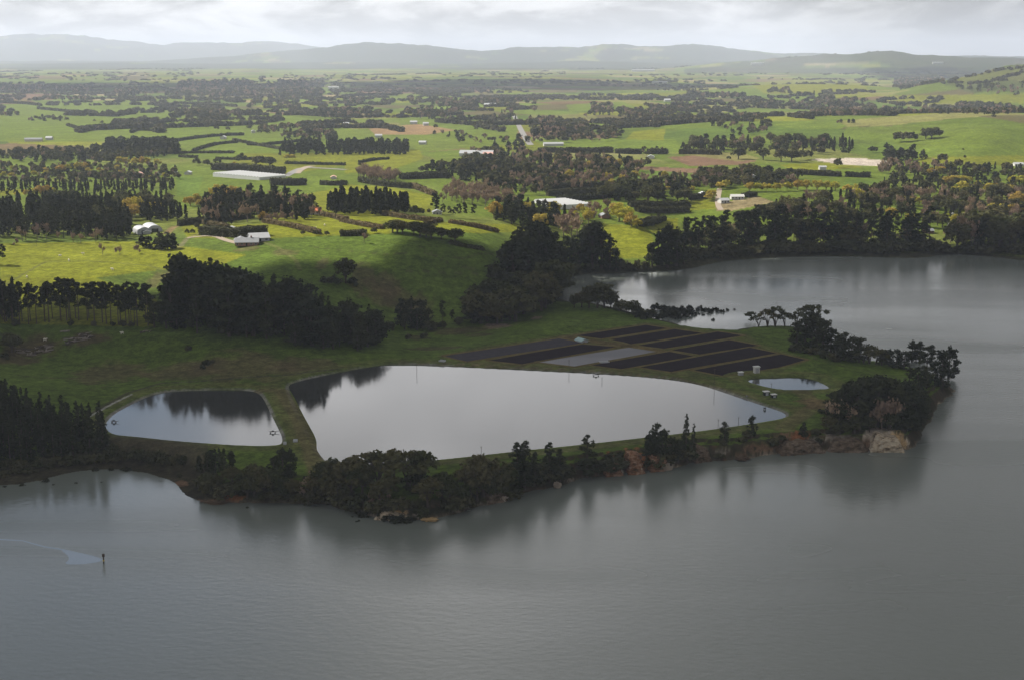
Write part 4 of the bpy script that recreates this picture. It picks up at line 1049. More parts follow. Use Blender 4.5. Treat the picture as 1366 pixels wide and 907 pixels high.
scatter([('cypress', 3), ('broad', 2), ('pine_dense', 2)], 'dark tree of the wood in the middle valley', 'middle valley wood', [(592, 240), (690, 255), (700, 232), (690, 215), (640, 214), (600, 222), (560, 230)], (9, 15), 13)
scatter([('cypress', 2), ('pine_dense', 2), ('broad', 3), ('bare', 4), ('willow', .25)], 'dark tree of the wood beyond the white roof', 'wood beyond the white roof', [(640, 262), (720, 262), (840, 240), (870, 224), (800, 215), (700, 212), (660, 232)], (10, 16), 13)
scatter([('broad', 3), ('bare', 5), ('cypress', 1), ('willow', .5)], 'mixed tree of the valley beyond the white roof', 'mixed valley trees', [(690, 252), (860, 258), (1000, 250), (990, 236), (860, 238), (730, 238)], (9, 14), 14)
scatter([('cypress', 3), ('pine_dense', 2), ('broad', 2)], 'dark tree of the orchard wood', 'orchard wood', [(800, 272), (915, 270), (920, 254), (860, 252), (810, 258)], (14, 22), 12)
scatter([('pine_dense', 2), ('broad', 4), ('bare', 3.0), ('willow', .35)], 'dark tree of the wood behind the far shore', 'wood behind the far shore', [(1010, 296), (1250, 305), (1366, 300), (1420, 280), (1366, 262), (1200, 262), (1090, 268), (1030, 284)], (15, 24), 13)
scatter([('broad', 3), ('bare', 1.2), ('cypress', 1)], 'mixed tree of the far valley', 'mixed far valley trees', [(925, 250), (1060, 252), (1070, 240), (1000, 232), (930, 236)], (11, 16), 12)
trees_at('willow', 'orange-brown willow of the line above the far shore houses', 'orange willow line', [(1000, 256, 13), (1010, 256, 12), (1022, 256, 12), (1036, 256, 12), (1050, 255, 12), (1064, 254, 14), (1076, 254, 14), (1090, 254, 14), (1102, 254, 13), (1114, 255, 13), (968, 252, 12), (960, 253, 10), (922, 258, 10), (1130, 258, 12), (1140, 258, 13), (1150, 259, 13), (1160, 260, 12)], 1.2)
trees_at('willow', 'bright yellow willow on the right of the valley', 'bright yellow willows', [(1263, 248, 13), (1272, 248, 14), (1280, 248, 14), (1290, 248, 13), (1304, 250, 9), (1320, 258, 14), (1330, 258, 13), (1345, 260, 14), (1358, 262, 12), (1372, 262, 12), (1165, 275, 10), (1205, 274, 12), (1215, 274, 12), (1226, 275, 12), (1238, 276, 13), (1196, 258, 8), (949, 266, 13), (946, 268, 10), (1152, 272, 9)], 1.2)
trees_at('willow', 'orange willow at the right edge of the valley', 'orange willows at the right edge', [(1340, 288, 16), (1350, 290, 18), (1360, 290, 18), (1372, 290, 18), (1330, 284, 12), (1352, 248, 14), (1362, 248, 14), (1250, 234, 12), (1242, 236, 12), (1256, 232, 10)], 1.2)
scatter([('cypress', 2), ('broad', 2), ('pine_dense', 1)], 'dark tree of the right valley wood', 'right valley wood', [(1160, 258), (1366, 262), (1420, 240), (1366, 228), (1270, 226), (1190, 240)], (9, 14), 14)
scatter([('bare', 3), ('broad', 1)], 'brown leafless tree of the right valley', 'brown trees of the right valley', [(1170, 232), (1260, 238), (1265, 226), (1180, 218)], (9, 13), 12)
scatter([('broad', 2), ('pine_dense', 2), ('cypress', 1), ('bare', .5)], 'dark tree between the fields of the right valley', 'field trees of the right valley', [(905, 205), (1060, 208), (1140, 206), (1130, 190), (1020, 192), (925, 192)], (10, 16), 17)
scatter([('pine_dense', 1)], 'dark pine of the block beyond the right valley', 'pine block beyond the right valley', [(1070, 200), (1140, 200), (1135, 192), (1078, 194)], (9, 12), 13)
scatter([('cypress', 1)], 'big dark tree between the paddocks on the right', 'big trees on the right paddocks', [(1176, 218), (1232, 218), (1230, 208), (1178, 208)], (13, 20), 17)
trees_at('broad', 'dark tree standing in the right paddocks', 'trees of the right paddocks', [(1198, 190, 14), (1208, 190, 14), (1218, 189, 13), (1235, 186, 15), (1243, 186, 16), (1251, 185, 14), (1162, 204, 9), (1167, 204, 8), (1256, 218, 13), (1236, 212, 4), (1285, 201, 3), (1287, 212, 5), (985, 213, 16), (1018, 214, 16), (1042, 216, 18), (1056, 216, 16), (1068, 214, 14), (1078, 213, 12), (1118, 224, 13), (972, 214, 6)], 1.2)
# ----- plain beyond 2 km
scatter([('cypress', 2), ('pine_dense', 2)], 'dark tree of the long row on the plain', 'long dark row of the plain', [(374, 207), (480, 207), (545, 207), (544, 198), (460, 196), (378, 198)], (11, 16), 13)
row('pine_dense', 'dark plantation pine on the plain', 'plantation pines of the plain', [(376, 209), (460, 208), (542, 208)], (12, 15), 8, False)
for poly, hp, sp_ in [
 ([(338, 184), (456, 190), (470, 182), (400, 172), (345, 172)], (8, 11), 15), ([(240, 156), (320, 160), (318, 152), (250, 148)], (6, 9), 17), ([(0, 160), (32, 160), (30, 154), (0, 152)], (6, 8), 16),
 ([(38, 163), (90, 163), (88, 158), (40, 157)], (5, 7), 18), ([(155, 134), (195, 136), (195, 131), (160, 129)], (5, 7), 17), ([(60, 134), (120, 136), (118, 128), (70, 126)], (5, 7), 20),
 ([(427, 158), (560, 160), (690, 162), (690, 152), (560, 150), (430, 148)], (7, 10), 17), ([(690, 192), (810, 190), (830, 178), (760, 165), (706, 162), (700, 180)], (9, 14), 16), ([(560, 218), (620, 222), (618, 208), (560, 208)], (9, 13), 16),
 ([(900, 182), (1000, 186), (1030, 176), (960, 168), (905, 172)], (7, 10), 19), ([(940, 176), (1026, 178), (1024, 160), (945, 156)], (8, 11), 17), ([(780, 158), (940, 160), (936, 146), (790, 142)], (7, 10), 18),
 ([(1100, 178), (1200, 172), (1205, 160), (1110, 164)], (7, 10), 19), ([(1080, 156), (1230, 160), (1366, 164), (1366, 142), (1230, 144), (1090, 140)], (7, 11), 21), ([(912, 142), (1100, 146), (1160, 138), (1090, 128), (920, 126)], (7, 10), 24),
 ([(1190, 118), (1260, 120), (1255, 108), (1195, 108)], (6, 8), 24), ([(1020, 128), (1060, 128), (1055, 120), (1025, 120)], (5, 7), 24), ([(1270, 128), (1366, 130), (1366, 118), (1280, 118)], (6, 9), 24),
 ([(560, 178), (640, 192), (690, 196), (686, 186), (640, 184), (600, 176)], (6, 9), 22), ([(610, 212), (690, 218), (700, 204), (640, 198)], (9, 13), 17), ([(150, 128), (240, 130), (430, 134), (430, 124), (300, 120), (160, 118)], (6, 9), 26),
 ([(0, 126), (60, 126), (120, 124), (120, 118), (0, 116)], (5, 8), 28), ([(230, 126), (430, 128), (430, 112), (240, 112)], (6, 9), 34), ([(330, 146), (400, 148), (395, 140), (335, 138)], (6, 8), 20),
 ([(450, 146), (560, 142), (560, 134), (460, 136)], (6, 8), 22), ([(560, 146), (720, 150), (715, 136), (570, 134)], (6, 9), 24), ([(850, 206), (915, 206), (912, 200), (852, 200)], (5, 7), 12)]:
    scatter([('cypress', 2), ('broad', 3), ('pine_dense', 1), ('bare', 2)], 'dark wood tree of the plain', 'woods of the plain', poly, (hp[0] * .75, hp[1] * .85), sp_ * 1.1, 1.3, gaps=sp_ * 5)
trees_at('broad', 'small dark tree dotted on the open plain', 'trees dotted on the plain', [(15, 152, 8), (150, 153, 5), (193, 159, 5), (211, 153, 4), (230, 163, 5), (253, 168, 5), (241, 163, 4), (276, 172, 6), (289, 174, 6), (304, 175, 6), (264, 184, 4), (333, 174, 8), (126, 163, 4), (136, 166, 5), (60, 133, 6), (581, 172, 6), (635, 174, 4), (647, 174, 3), (322, 218, 14), (344, 222, 14), (350, 222, 14), (360, 224, 15), (290, 220, 10), (263, 221, 11), (276, 222, 9), (480, 222, 5), (615, 192, 10), (704, 188, 7), (825, 184, 7), (722, 190, 5), (862, 208, 6), (866, 208, 7)], 1.25)
trees_at('willow', 'golden tree beside the dark row on the plain', 'golden trees of the plain', [(383, 214, 8), (390, 214, 8), (312, 220, 4), (302, 222, 4)], 1.3)
trees_at('cypress', 'tall dark tree beside the straight country road', 'trees beside the country road', [(692, 197, 19), (697, 200, 14), (688, 200, 12), (678, 200, 12)], 1.0)

# ----- random field-edge trees and far woods
def far_cover():
    N = 60000
    t = rng.uniform(0, 1, N)
    py = 92 + 70 * t ** 1.25
    yv = CAMZ * F / (py - HZ) * .88
    yv = yv[(yv < 15500)]
    n2 = len(yv)
    xv = rng.uniform(-.50, .50, n2) * yv
    z_ = Hq(xv, yv)
    m = (wood_mask(xv, yv) > 0) & (yv > 2700)
    # hedgerows and shelter belts along the paddock edges
    y2 = CAMZ * F / (95 + 85 * rng.uniform(0, 1, 520000) - HZ) * .88
    x2 = rng.uniform(-.48, .48, len(y2)) * y2
    k = (y2 > 2050) & (y2 < 9000); x2, y2 = x2[k], y2[k]
    i2, e2 = voronoi(x2 * math.cos(ang) + y2 * math.sin(ang), (-x2 * math.sin(ang) + y2 * math.cos(ang)) * .7, np.where(y2 < 4200, 125., 190.), 3)
    k = (e2 < 3.5) & (i2 % .13 < .034); x2, y2 = x2[k][:9000], y2[k][:9000]
    return np.concatenate([xv[m], x2]), np.concatenate([yv[m], y2]), np.concatenate([z_[m], Hq(x2, y2)])
FX, FY, FZ = far_cover()
print('far wood candidates', len(FX))

# ------------------------------------------------------------------ hedges (one thing each)
HEDGES = []
def hedge(line, hpx, wid, label, kind='hedge', group=None, step=1.0):
    p3 = []
    ln = smooth_poly(line, 1, closed=False) if len(line) > 2 else np.array(line, float)
    for a, b in ln: p3.append(hit(a, b))
    r = np.random.default_rng(int(abs(line[0][0]) * 31 + line[0][1] * 7) % 9999)
    xm, ym, zm = p3[len(p3) // 2]
    hh = h_of(hpx, xm, ym, zm)
    size = max(.42, 0.0011 * ym * .55)
    P, Nn = [], []
    core_v, core_f = [], []
    for (xa, ya, _), (xb, yb, _) in zip(p3[:-1], p3[1:]):
        L = math.hypot(xb - xa, yb - ya)
        if L < .5: continue
        d = np.array([(xb - xa) / L, (yb - ya) / L]); nn = np.array([-d[1], d[0]])
        k = int(L * (2 * hh + wid) / size ** 2 * 1.1)
        k = min(k, 6000)
        t = r.uniform(0, 1, k); side = r.uniform(0, 1, k)
        lump = .78 + .32 * vnoise((xa + (xb - xa) * t) / 4.5 + 50, (ya + (yb - ya) * t) / 4.5, 3)
        ph = side * 2 * hh + 0 * t
        zz = np.where(side < .42, side / .42, np.where(side > .58, (1 - side) / .42, 1.0)) * hh * lump
        off = np.where(side < .42, -.5, np.where(side > .58, .5, (side - .5) / .16)) * wid * lump
        q = np.stack([xa + (xb - xa) * t + nn[0] * off, ya + (yb - ya) * t + nn[1] * off], -1)
        q += r.normal(size=q.shape) * .18 * wid * .5
        P.append(np.column_stack([q, Hq(q[:, 0], q[:, 1]) + zz]))
        nv = np.stack([nn[0] * np.sign(off), nn[1] * np.sign(off), np.where((side > .42) & (side < .58), 1.6, .3)], -1) + r.normal(size=(k, 3)) * .5
        Nn.append(nv / np.linalg.norm(nv, axis=1)[:, None])
        # solid heart so that no light leaks through the middle
        ns = max(1, int(L / 6))
        for s in range(ns):
            for (tt) in (s / ns, (s + 1) / ns):
                cxp, cyp = xa + (xb - xa) * tt, ya + (yb - ya) * tt
                zg = float(Hq(cxp, cyp))
                for o_, z_ in ((-.32, -.3), (-.26, .72 * hh), (.26, .72 * hh), (.32, -.3)):
                    core_v.append((cxp + nn[0] * o_ * wid, cyp + nn[1] * o_ * wid, zg + z_))
            b0 = len(core_v) - 8
            for j in range(3): core_f.append((b0 + j, b0 + j + 1, b0 + 5 + j, b0 + 4 + j))
            core_f.append((b0, b0 + 1, b0 + 2, b0 + 3)); core_f.append((b0 + 4, b0 + 5, b0 + 6, b0 + 7))
    if not P: return
    cv, cf = cards(np.vstack(P), np.vstack(Nn), size, r)
    V = np.vstack([cv, np.array(core_v)]); Fc = np.vstack([cf, np.array(core_f) + len(cv)])
    org = np.array([xm, ym, float(Hq(xm, ym))])
    o = link('hedge', mesh_from('hedge', V - org, Fc, mat=M_FOL[kind]), loc=tuple(org))
    tag(o, label, 'hedge', group)
    HEDGES.append(o)

hedge([(268, 313), (300, 316), (330, 317), (356, 314)], 13, 4.5, 'thick black-green hedge behind the hill farmhouse', 'hedge')
hedge([(272, 299), (285, 302), (304, 306)], 6, 3, 'short brown hedge above the black-green farm hedge', 'brown_hedge')
hedge([(352, 297), (380, 302), (412, 309), (426, 313)], 6, 3, 'long brown hedge slanting across the lit fields right of the farmhouse', 'brown_hedge')
hedge([(428, 288), (445, 291), (462, 296)], 6, 3, 'brown hedge at the top of the lit fields below the skyline pines', 'brown_hedge')
hedge([(455, 296), (480, 301), (510, 306)], 5, 3, 'brown hedge running down to the crest tree row', 'brown_hedge')
hedge([(509, 287), (540, 292), (570, 296), (586, 296)], 6, 3, 'brown hedge along the top of the green hill', 'brown_hedge')
hedge([(568, 300), (575, 298), (588, 296)], 5, 3, 'short brown hedge closing the hilltop paddock', 'brown_hedge')
hedge([(600, 298), (625, 302), (650, 307), (664, 310)], 5, 3, 'brown hedge between the hilltop fields near the cove-head wood', 'brown_hedge')
hedge([(455, 315), (488, 314)], 7, 4, 'dark hedge at the left of the hill crest row', 'hedge')
hedge([(600, 325), (625, 331), (645, 334)], 3.5, 2.5, 'thin low hedge below the crest tree row', 'hedge')
hedge([(238, 302), (270, 298), (320, 294), (330, 291)], 8, 5, 'dark hedge behind the drive of the white sheds', 'hedge')
hedge([(480, 243), (510, 249), (548, 252)], 7, 4, 'dark curved hedge under the bare plantation', 'hedge')
hedge([(550, 250), (565, 256), (580, 262)], 6, 4, 'brown hedge falling into the valley right of the bare plantation', 'brown_hedge')
hedge([(363, 247), (385, 248), (408, 247)], 9, 6, 'dark block hedge right of the long glasshouse', 'hedge')
hedge([(429, 247), (445, 248), (462, 247)], 6, 5, 'dark short hedge right of the block hedge', 'hedge')
hedge([(285, 227), (330, 229), (378, 233)], 9, 7, 'dark tall hedge behind the long glasshouse', 'hedge')
hedge([(536, 240), (580, 238), (600, 237)], 7, 5, 'dark hedge at the foot of the mid valley fields', 'hedge')
hedge([(480, 218), (500, 214), (518, 213)], 3, 3, 'thin hedge crossing the field behind the bare plantation', 'hedge')
hedge([(534, 238), (560, 236), (585, 235)], 6, 5, 'dark hedge below the middle valley wood', 'hedge')
for (ln, lab) in [([(605, 226), (650, 226), (690, 225)], 'dark hedge along the middle valley lane'), ([(710, 253), (760, 252), (820, 250)], 'dark orchard hedge farthest behind the white roof'),
                  ([(730, 262), (790, 258), (860, 252)], 'dark orchard hedge second behind the white roof'), ([(745, 270), (800, 265), (850, 261)], 'dark orchard hedge just behind the white roof'),
                  ([(840, 276), (880, 277), (918, 276)], 'dark orchard hedge above the yellow strip'), ([(850, 283), (885, 284), (918, 283)], 'dark orchard hedge below the yellow strip'),
                  ([(852, 302), (868, 299), (884, 293)], 'dark high hedge beside the bright field'), ([(920, 267), (935, 265), (948, 263)], 'dark hedge by the left white house'),
                  ([(992, 264), (1000, 263), (1008, 262)], 'dark hedge beside the pair of white houses'), ([(1010, 282), (1040, 277), (1066, 272)], 'dark hedge under the tan field'),
                  ([(980, 291), (1020, 286), (1080, 281)], 'dark hedge along the lower tan field'), ([(1050, 232), (1100, 235), (1122, 236)], 'dark hedge under the right green field'),
                  ([(1128, 236), (1150, 237), (1160, 237)], 'dark hedge right of the small white shed'), ([(1170, 258), (1195, 262), (1215, 260)], 'dark hedge among the right valley trees'),
                  ([(1262, 275), (1285, 277), (1300, 275)], 'dark hedge above the right garden lawn'), ([(20, 207), (50, 207), (76, 206)], 'dark hedge at the left of the plain'),
                  ([(112, 212), (130, 214), (150, 215)], 'dark hedge on the left plain by the yellow willows'), ([(95, 236), (140, 237), (190, 238)], 'dark hedge below the far left willows'),
                  ([(718, 204), (770, 204), (818, 204)], 'dark hedge under the meadow right of the country road'), ([(822, 205), (840, 206), (856, 206)], 'dark hedge in the middle of the right meadow'),
                  ([(864, 206), (880, 206), (890, 206)], 'dark short hedge at the right of the meadow'), ([(906, 206), (930, 206), (960, 207)], 'dark hedge at the start of the ploughed fields')]:
    hedge(ln, 6.5 if 'orchard' not in lab else 7.5, 6, lab, 'hedge')
for (ln, lab) in [([(90, 168), (105, 173)], 'dark drain hedge left of the plain crossing'), ([(112, 174), (130, 169), (165, 168)], 'dark drain hedge right of the plain crossing'),
                  ([(165, 167), (200, 167), (228, 163)], 'dark drain hedge on the middle plain'), ([(175, 178), (182, 174), (212, 176)], 'short dark drain hedge'),
                  ([(228, 190), (255, 186), (290, 182), (325, 181)], 'dark long hedge across the plain below the dotted trees'), ([(258, 202), (275, 197), (290, 193), (316, 191)], 'dark slanting hedge on the plain'),
                  ([(312, 188), (340, 194), (375, 200)], 'dark diagonal hedge on the plain'), ([(330, 194), (350, 195), (375, 192), (414, 188)], 'dark curving hedge left of the plantation pines'),
                  ([(222, 206), (260, 205), (312, 205)], 'dark straight hedge on the near plain'), ([(240, 210), (255, 211), (263, 211)], 'dark stubby hedge on the near plain'),
                  ([(290, 213), (320, 214), (345, 213)], 'dark hedge left of the plantation pines'), ([(240, 139), (280, 141), (315, 143)], 'dark far hedge on the left plain'),
                  ([(352, 145), (380, 145), (400, 142)], 'dark far hedge right of the left plain'), ([(456, 130), (490, 128), (530, 128)], 'dark far hedge by the brown field'),
                  ([(380, 219), (420, 220), (460, 221)], 'dark hedge along the lane on the plain'), ([(0, 138), (30, 139), (55, 142)], 'dark far hedge at the left end of the plain'),
                  ([(50, 146), (80, 149), (130, 153)], 'dark far drain hedge across the left plain')]:
    hedge(ln, 3.0, 4, lab, 'hedge')

# ------------------------------------------------------------------ plant everything
bykind = {}
for p in PLACED: bykind.setdefault(FORM[p[0]], []).append(p)
ORD = ['first', 'second', 'third', 'fourth', 'fifth', 'sixth', 'seventh', 'eighth', 'ninth', 'tenth', 'eleventh', 'twelfth', 'thirteenth', 'fourteenth', 'fifteenth', 'sixteenth', 'seventeenth', 'eighteenth', 'nineteenth', 'twentieth',
       'twenty-first', 'twenty-second', 'twenty-third', 'twenty-fourth', 'twenty-fifth', 'twenty-sixth', 'twenty-seventh', 'twenty-eighth', 'twenty-ninth', 'thirtieth', 'thirty-first', 'thirty-second', 'thirty-third', 'thirty-fourth', 'thirty-fifth', 'thirty-sixth', 'thirty-seventh', 'thirty-eighth', 'thirty-ninth', 'fortieth']
rest = {}
solo = []
for kind, lst in bykind.items():
    def size(p):
        px, py = proj(p[1], p[2], p[3])
        inside = -8 < px < W + 8 and py < H + 20
        return (p[4] / p[2]) * (1 if inside else .05)
    lst = sorted(lst, key=lambda p: -size(p))
    cut = [p for p in lst[:280] if size(p) > 5.0 / F and -8 < proj(p[1], p[2], p[3])[0] < W + 8]
    solo += [(kind, p) for p in cut]
    keepset = set(id(p) for p in cut)
    rest[kind] = [p for p in lst if id(p) not in keepset]
print('placed', {k: len(v) for k, v in bykind.items()}, 'solo', len(solo), round(time.time() - T0, 1))

groups = {}
for kind, p in solo: groups.setdefault((kind, p[5]), []).append(p)
for (kind, phrase), lst in groups.items():
    lst.sort(key=lambda p: proj(p[1], p[2], p[3])[0])
    few = len(lst) <= len(ORD)
    for i, p in enumerate(lst):
        form, x, y, zc, hgt, ph, grp, named, widen = p
        lab = phrase
        if len(lst) > 1 and few:
            lab = ('leftmost, ' if i == 0 else 'rightmost, ' if i == len(lst) - 1 else ORD[i] + ' from left, ') + phrase
        rz = rng.uniform(0, 6.28); v = rng.integers(NV)
        sxy = hgt * widen * rng.uniform(.9, 1.12)
        crown_me, trunk_me = NEAR[form][v]
        hpx_ = hgt / y * F
        if hpx_ >= 13:
            root = empty(kind, (x, y, zc), rz); root.scale = (sxy, sxy, hgt)
            link('crown', crown_me, root); link('trunk', trunk_me, root)
        else:
            v %= NF
            if (form, v) not in FARMESH:
                cv, cf = FAR[form][v]
                tv = np.array([(-.02, -.02, 0), (.02, -.02, 0), (.02, .02, .6), (-.02, .02, .6), (0, -.02, 0), (0, .02, 0), (0, .02, .6), (0, -.02, .6)], np.float32)
                FARMESH[(form, v)] = mesh_from('tree_mass', np.vstack([cv, tv]), np.vstack([cf, np.array([[0, 1, 2, 3], [4, 5, 6, 7]]) + len(cv)]), mat=M_FOL[FORM[form]])
            root = link(kind, FARMESH[(form, v)], loc=(x, y, zc)); root.rotation_euler = (0, 0, rz); root.scale = (sxy, sxy, hgt)
        tag(root, lab, CATS[kind], grp)

def mass(name, forms, xs, ys, zs, hs, ws, mat, q=1):
    """many small trees as one mass"""
    Vs, Fs, Rs = [], [], []; base = 0
    forms = np.array(forms); xs = np.asarray(xs); ys = np.asarray(ys); zs = np.asarray(zs); hs = np.asarray(hs); ws = np.asarray(ws)
    for f in sorted(set(forms)):
        for v in range(NF):
            m = np.nonzero((forms == f) & (np.arange(len(forms)) % NF == v))[0]
            if not len(m): continue
            cv, cf = FAR[f][v]
            a = rng.uniform(0, 6.28, len(m)); ca, sa = np.cos(a)[:, None], np.sin(a)[:, None]
            sx = (hs[m] * ws[m])[:, None]
            X = (cv[None, :, 0] * ca - cv[None, :, 1] * sa) * sx + xs[m][:, None]
            Y = (cv[None, :, 0] * sa + cv[None, :, 1] * ca) * sx + ys[m][:, None]
            Z = cv[None, :, 2] * hs[m][:, None] + zs[m][:, None]
            Vs.append(np.stack([X, Y, Z], -1).reshape(-1, 3).astype(np.float32))
            Fs.append((cf[None] + (np.arange(len(m)) * len(cv))[:, None, None]).reshape(-1, 4) + base)
            Rs.append(np.repeat(rng.uniform(0, 1, len(m)), len(cv)).astype(np.float32)); base += len(m) * len(cv)
    if not Vs: return None
    me = mesh_from(name, np.vstack(Vs), np.vstack(Fs), mat=mat)
    at = me.attributes.new('rnd', 'FLOAT', 'POINT'); at.data.foreach_set('value', np.concatenate(Rs))
    o = link(name, me); o['kind'] = 'stuff'
    print(name, len(xs), 'trees', len(me.polygons), 'faces')
    return o
MASSNAME = {'pine_tree': 'pine_woods', 'cypress_tree': 'cypress_woods', 'broadleaf_tree': 'broadleaf_woods', 'bare_tree': 'leafless_woods', 'willow_tree': 'willow_thickets', 'shrub': 'rush_and_scrub_cover', 'mangrove_bush': 'mangrove_cover'}
for kind, lst in rest.items():
    if lst:
        mass(MASSNAME[kind], [p[0] for p in lst], [p[1] for p in lst], [p[2] for p in lst], [p[3] for p in lst], [p[4] for p in lst], [p[8] for p in lst], M_FAR[kind])
# ragged far woods and shelter belts toward the horizon
fw = rng.uniform(.9, 1.5, len(FX)) * np.interp(FY, [2700, 5000, 14000], [.9, 1.3, 2.6])
mass('far_woods', ['shrub'] * len(FX), FX, FY, FZ - .5, rng.uniform(6, 11, len(FX)), fw, M_FAR['far_woods'])
print('planted', round(time.time() - T0, 1))
# ------------------------------------------------------------------ buildings
M_WHITE = simple('white_paint', (.44, .44, .42), .5, .4, .06, .5)
M_CREAM = simple('cream_wall', (.52, .48, .40), .8, .2, .1, .5)
M_BRICK = simple('brown_wall', (.22, .13, .10), .85, .2, .2, .8)
M_GREYROOF = simple('grey_roof', (.17, .18, .19), .6, .3, .15, .6)
M_IRON = simple('pale_iron_roof', (.33, .34, .35), .4, .5, .12, .4)
M_ORANGE = simple('orange_tile_roof', (.55, .17, .075), .75, .2, .15, .8)
M_PINK = simple('pink_roof', (.50, .30, .25), .7, .2, .12, .8)
M_GLASSHOUSE = simple('glasshouse_skin', (.56, .57, .57), .35, .5, .05, .2)
M_DARK = simple('dark_window', (.02, .024, .03), .15, .6, .1, 2)
M_STEEL = simple('grey_steel', (.30, .31, .32), .45, .5, .1, 1)
M_POST = simple('weathered_post', (.07, .055, .042), .9, .1, .3, 3)
M_GREEN = simple('sea_green_roof', (.23, .33, .33), .6, .3, .1, .6)
M_YELLOW = simple('yellow_mark', (.45, .33, .06), .6, .3, .1, 2)
M_LOG = simple('bleached_log', (.19, .165, .14), .9, .1, .35, 1.2)

def foot(px, py):
    x, y, z = hit(px, py)
    return x, y, z, F / math.hypot(y, CAMZ - z)

def gabled(name, px, py, wpx, deep, hpx, rz, wall, roof, label, cat='house', chimney=False, windows=3, group=None, pitch=.42):
    """wpx, hpx: width and wall height in photo pixels; deep: depth in metres"""
    x, y, z, k = foot(px, py)
    w, h = wpx / k, hpx / k
    root = empty(name, (x, y, z - .1), rz); tag(root, label, cat, group)
    a, b = w / 2, deep / 2
    rise = min(w, deep) / 2 * pitch
    m = MB()
    if w >= deep:
        m.add([(-a,-b,0),(a,-b,0),(a,b,0),(-a,b,0),(-a,-b,h),(a,-b,h),(a,b,h),(-a,b,h),(-a,0,h+rise),(a,0,h+rise)],
              [(0,1,5,4),(2,3,7,6),(1,2,6,9,5),(3,0,4,8,7),(0,3,2,1)])
        m.build('wall', wall, root)
        e = .5; t = .14
        rf = MB()
        for s in (-1, 1):
            y0, z0 = s * (b + e), h - e * rise / b
            rf.add([(-a-e,y0,z0+.04),(a+e,y0,z0+.04),(a+e,0,h+rise+.04),(-a-e,0,h+rise+.04),(-a-e,y0,z0+.04+t),(a+e,y0,z0+.04+t),(a+e,0,h+rise+.04+t),(-a-e,0,h+rise+.04+t)],
                   [(0,3,2,1),(4,5,6,7),(0,1,5,4),(1,2,6,5),(2,3,7,6),(3,0,4,7)])
    else:
        m.add([(-a,-b,0),(a,-b,0),(a,b,0),(-a,b,0),(-a,-b,h),(a,-b,h),(a,b,h),(-a,b,h),(0,-b,h+rise),(0,b,h+rise)],
              [(0,1,5,8,4),(2,3,7,9,6),(1,2,6,5),(3,0,4,7),(0,3,2,1)])
        m.build('wall', wall, root)
        e = .5; t = .14
        rf = MB()
        for s in (-1, 1):
            x0, z0 = s * (a + e), h - e * rise / a
            rf.add([(x0,-b-e,z0+.04),(x0,b+e,z0+.04),(0,b+e,h+rise+.04),(0,-b-e,h+rise+.04),(x0,-b-e,z0+.04+t),(x0,b+e,z0+.04+t),(0,b+e,h+rise+.04+t),(0,-b-e,h+rise+.04+t)],
                   [(0,3,2,1),(4,5,6,7),(0,1,5,4),(1,2,6,5),(2,3,7,6),(3,0,4,7)])
    ro = rf.build('roof', roof, root)
    if chimney: MB().box(a*.3, a*.3+.9, -.4, .5, h, h + rise + 1.2).build('chimney', M_BRICK, ro)
    if windows:
        n_ = windows
        for i in range(n_):
            cx_ = -a + w * (i + .5) / n_
            ww = min(w / n_ * .5, 1.8)
            if i == n_ // 2: MB().box(cx_-ww*.35, cx_+ww*.35, -b-.06, -b+.02, .1, min(2.1, h*.8)).build('door', M_DARK, root)
            else:
                f = MB().box(cx_-ww/2, cx_+ww/2, -b-.06, -b+.02, h*.35, h*.78).build('window', M_WHITE, root)
                MB().box(cx_-ww/2+.1, cx_+ww/2-.1, -b-.09, -b-.061, h*.35+.1, h*.78-.1).build('pane', M_DARK, f)
    return root

def arched(name, px, py, wpx, deep, hpx, rz, label, cat='shed'):
    x, y, z, k = foot(px, py)
    w, h = wpx / k, hpx / k
    root = empty(name, (x, y, z - .1), rz); tag(root, label, cat)
    n_ = 12; v = []; b = deep / 2
    for s in (-b, b):
        for i in range(n_ + 1):
            t = math.pi * i / n_
            v.append((-math.cos(t) * w / 2, s, .6 * h * (math.sin(t) > .02) * .4 + math.sin(t) * h * .8))
    f = [(i, i + 1, n_ + 2 + i, n_ + 1 + i) for i in range(n_)]
    MB().add(v, f).build('roof', M_IRON, root, True)
    e = MB().add([v[i] for i in range(n_ + 1)], [tuple(range(n_ + 1))]); e.build('wall', M_IRON, root)
    MB().box(-w * .22, w * .22, -b - .12, -b - .03, 0, h * .55).build('door', M_DARK, root)
    MB().add([v[i] for i in range(n_ + 1, 2 * n_ + 2)], [tuple(range(n_ + 1))]).build('wall', M_IRON, root)
    return root

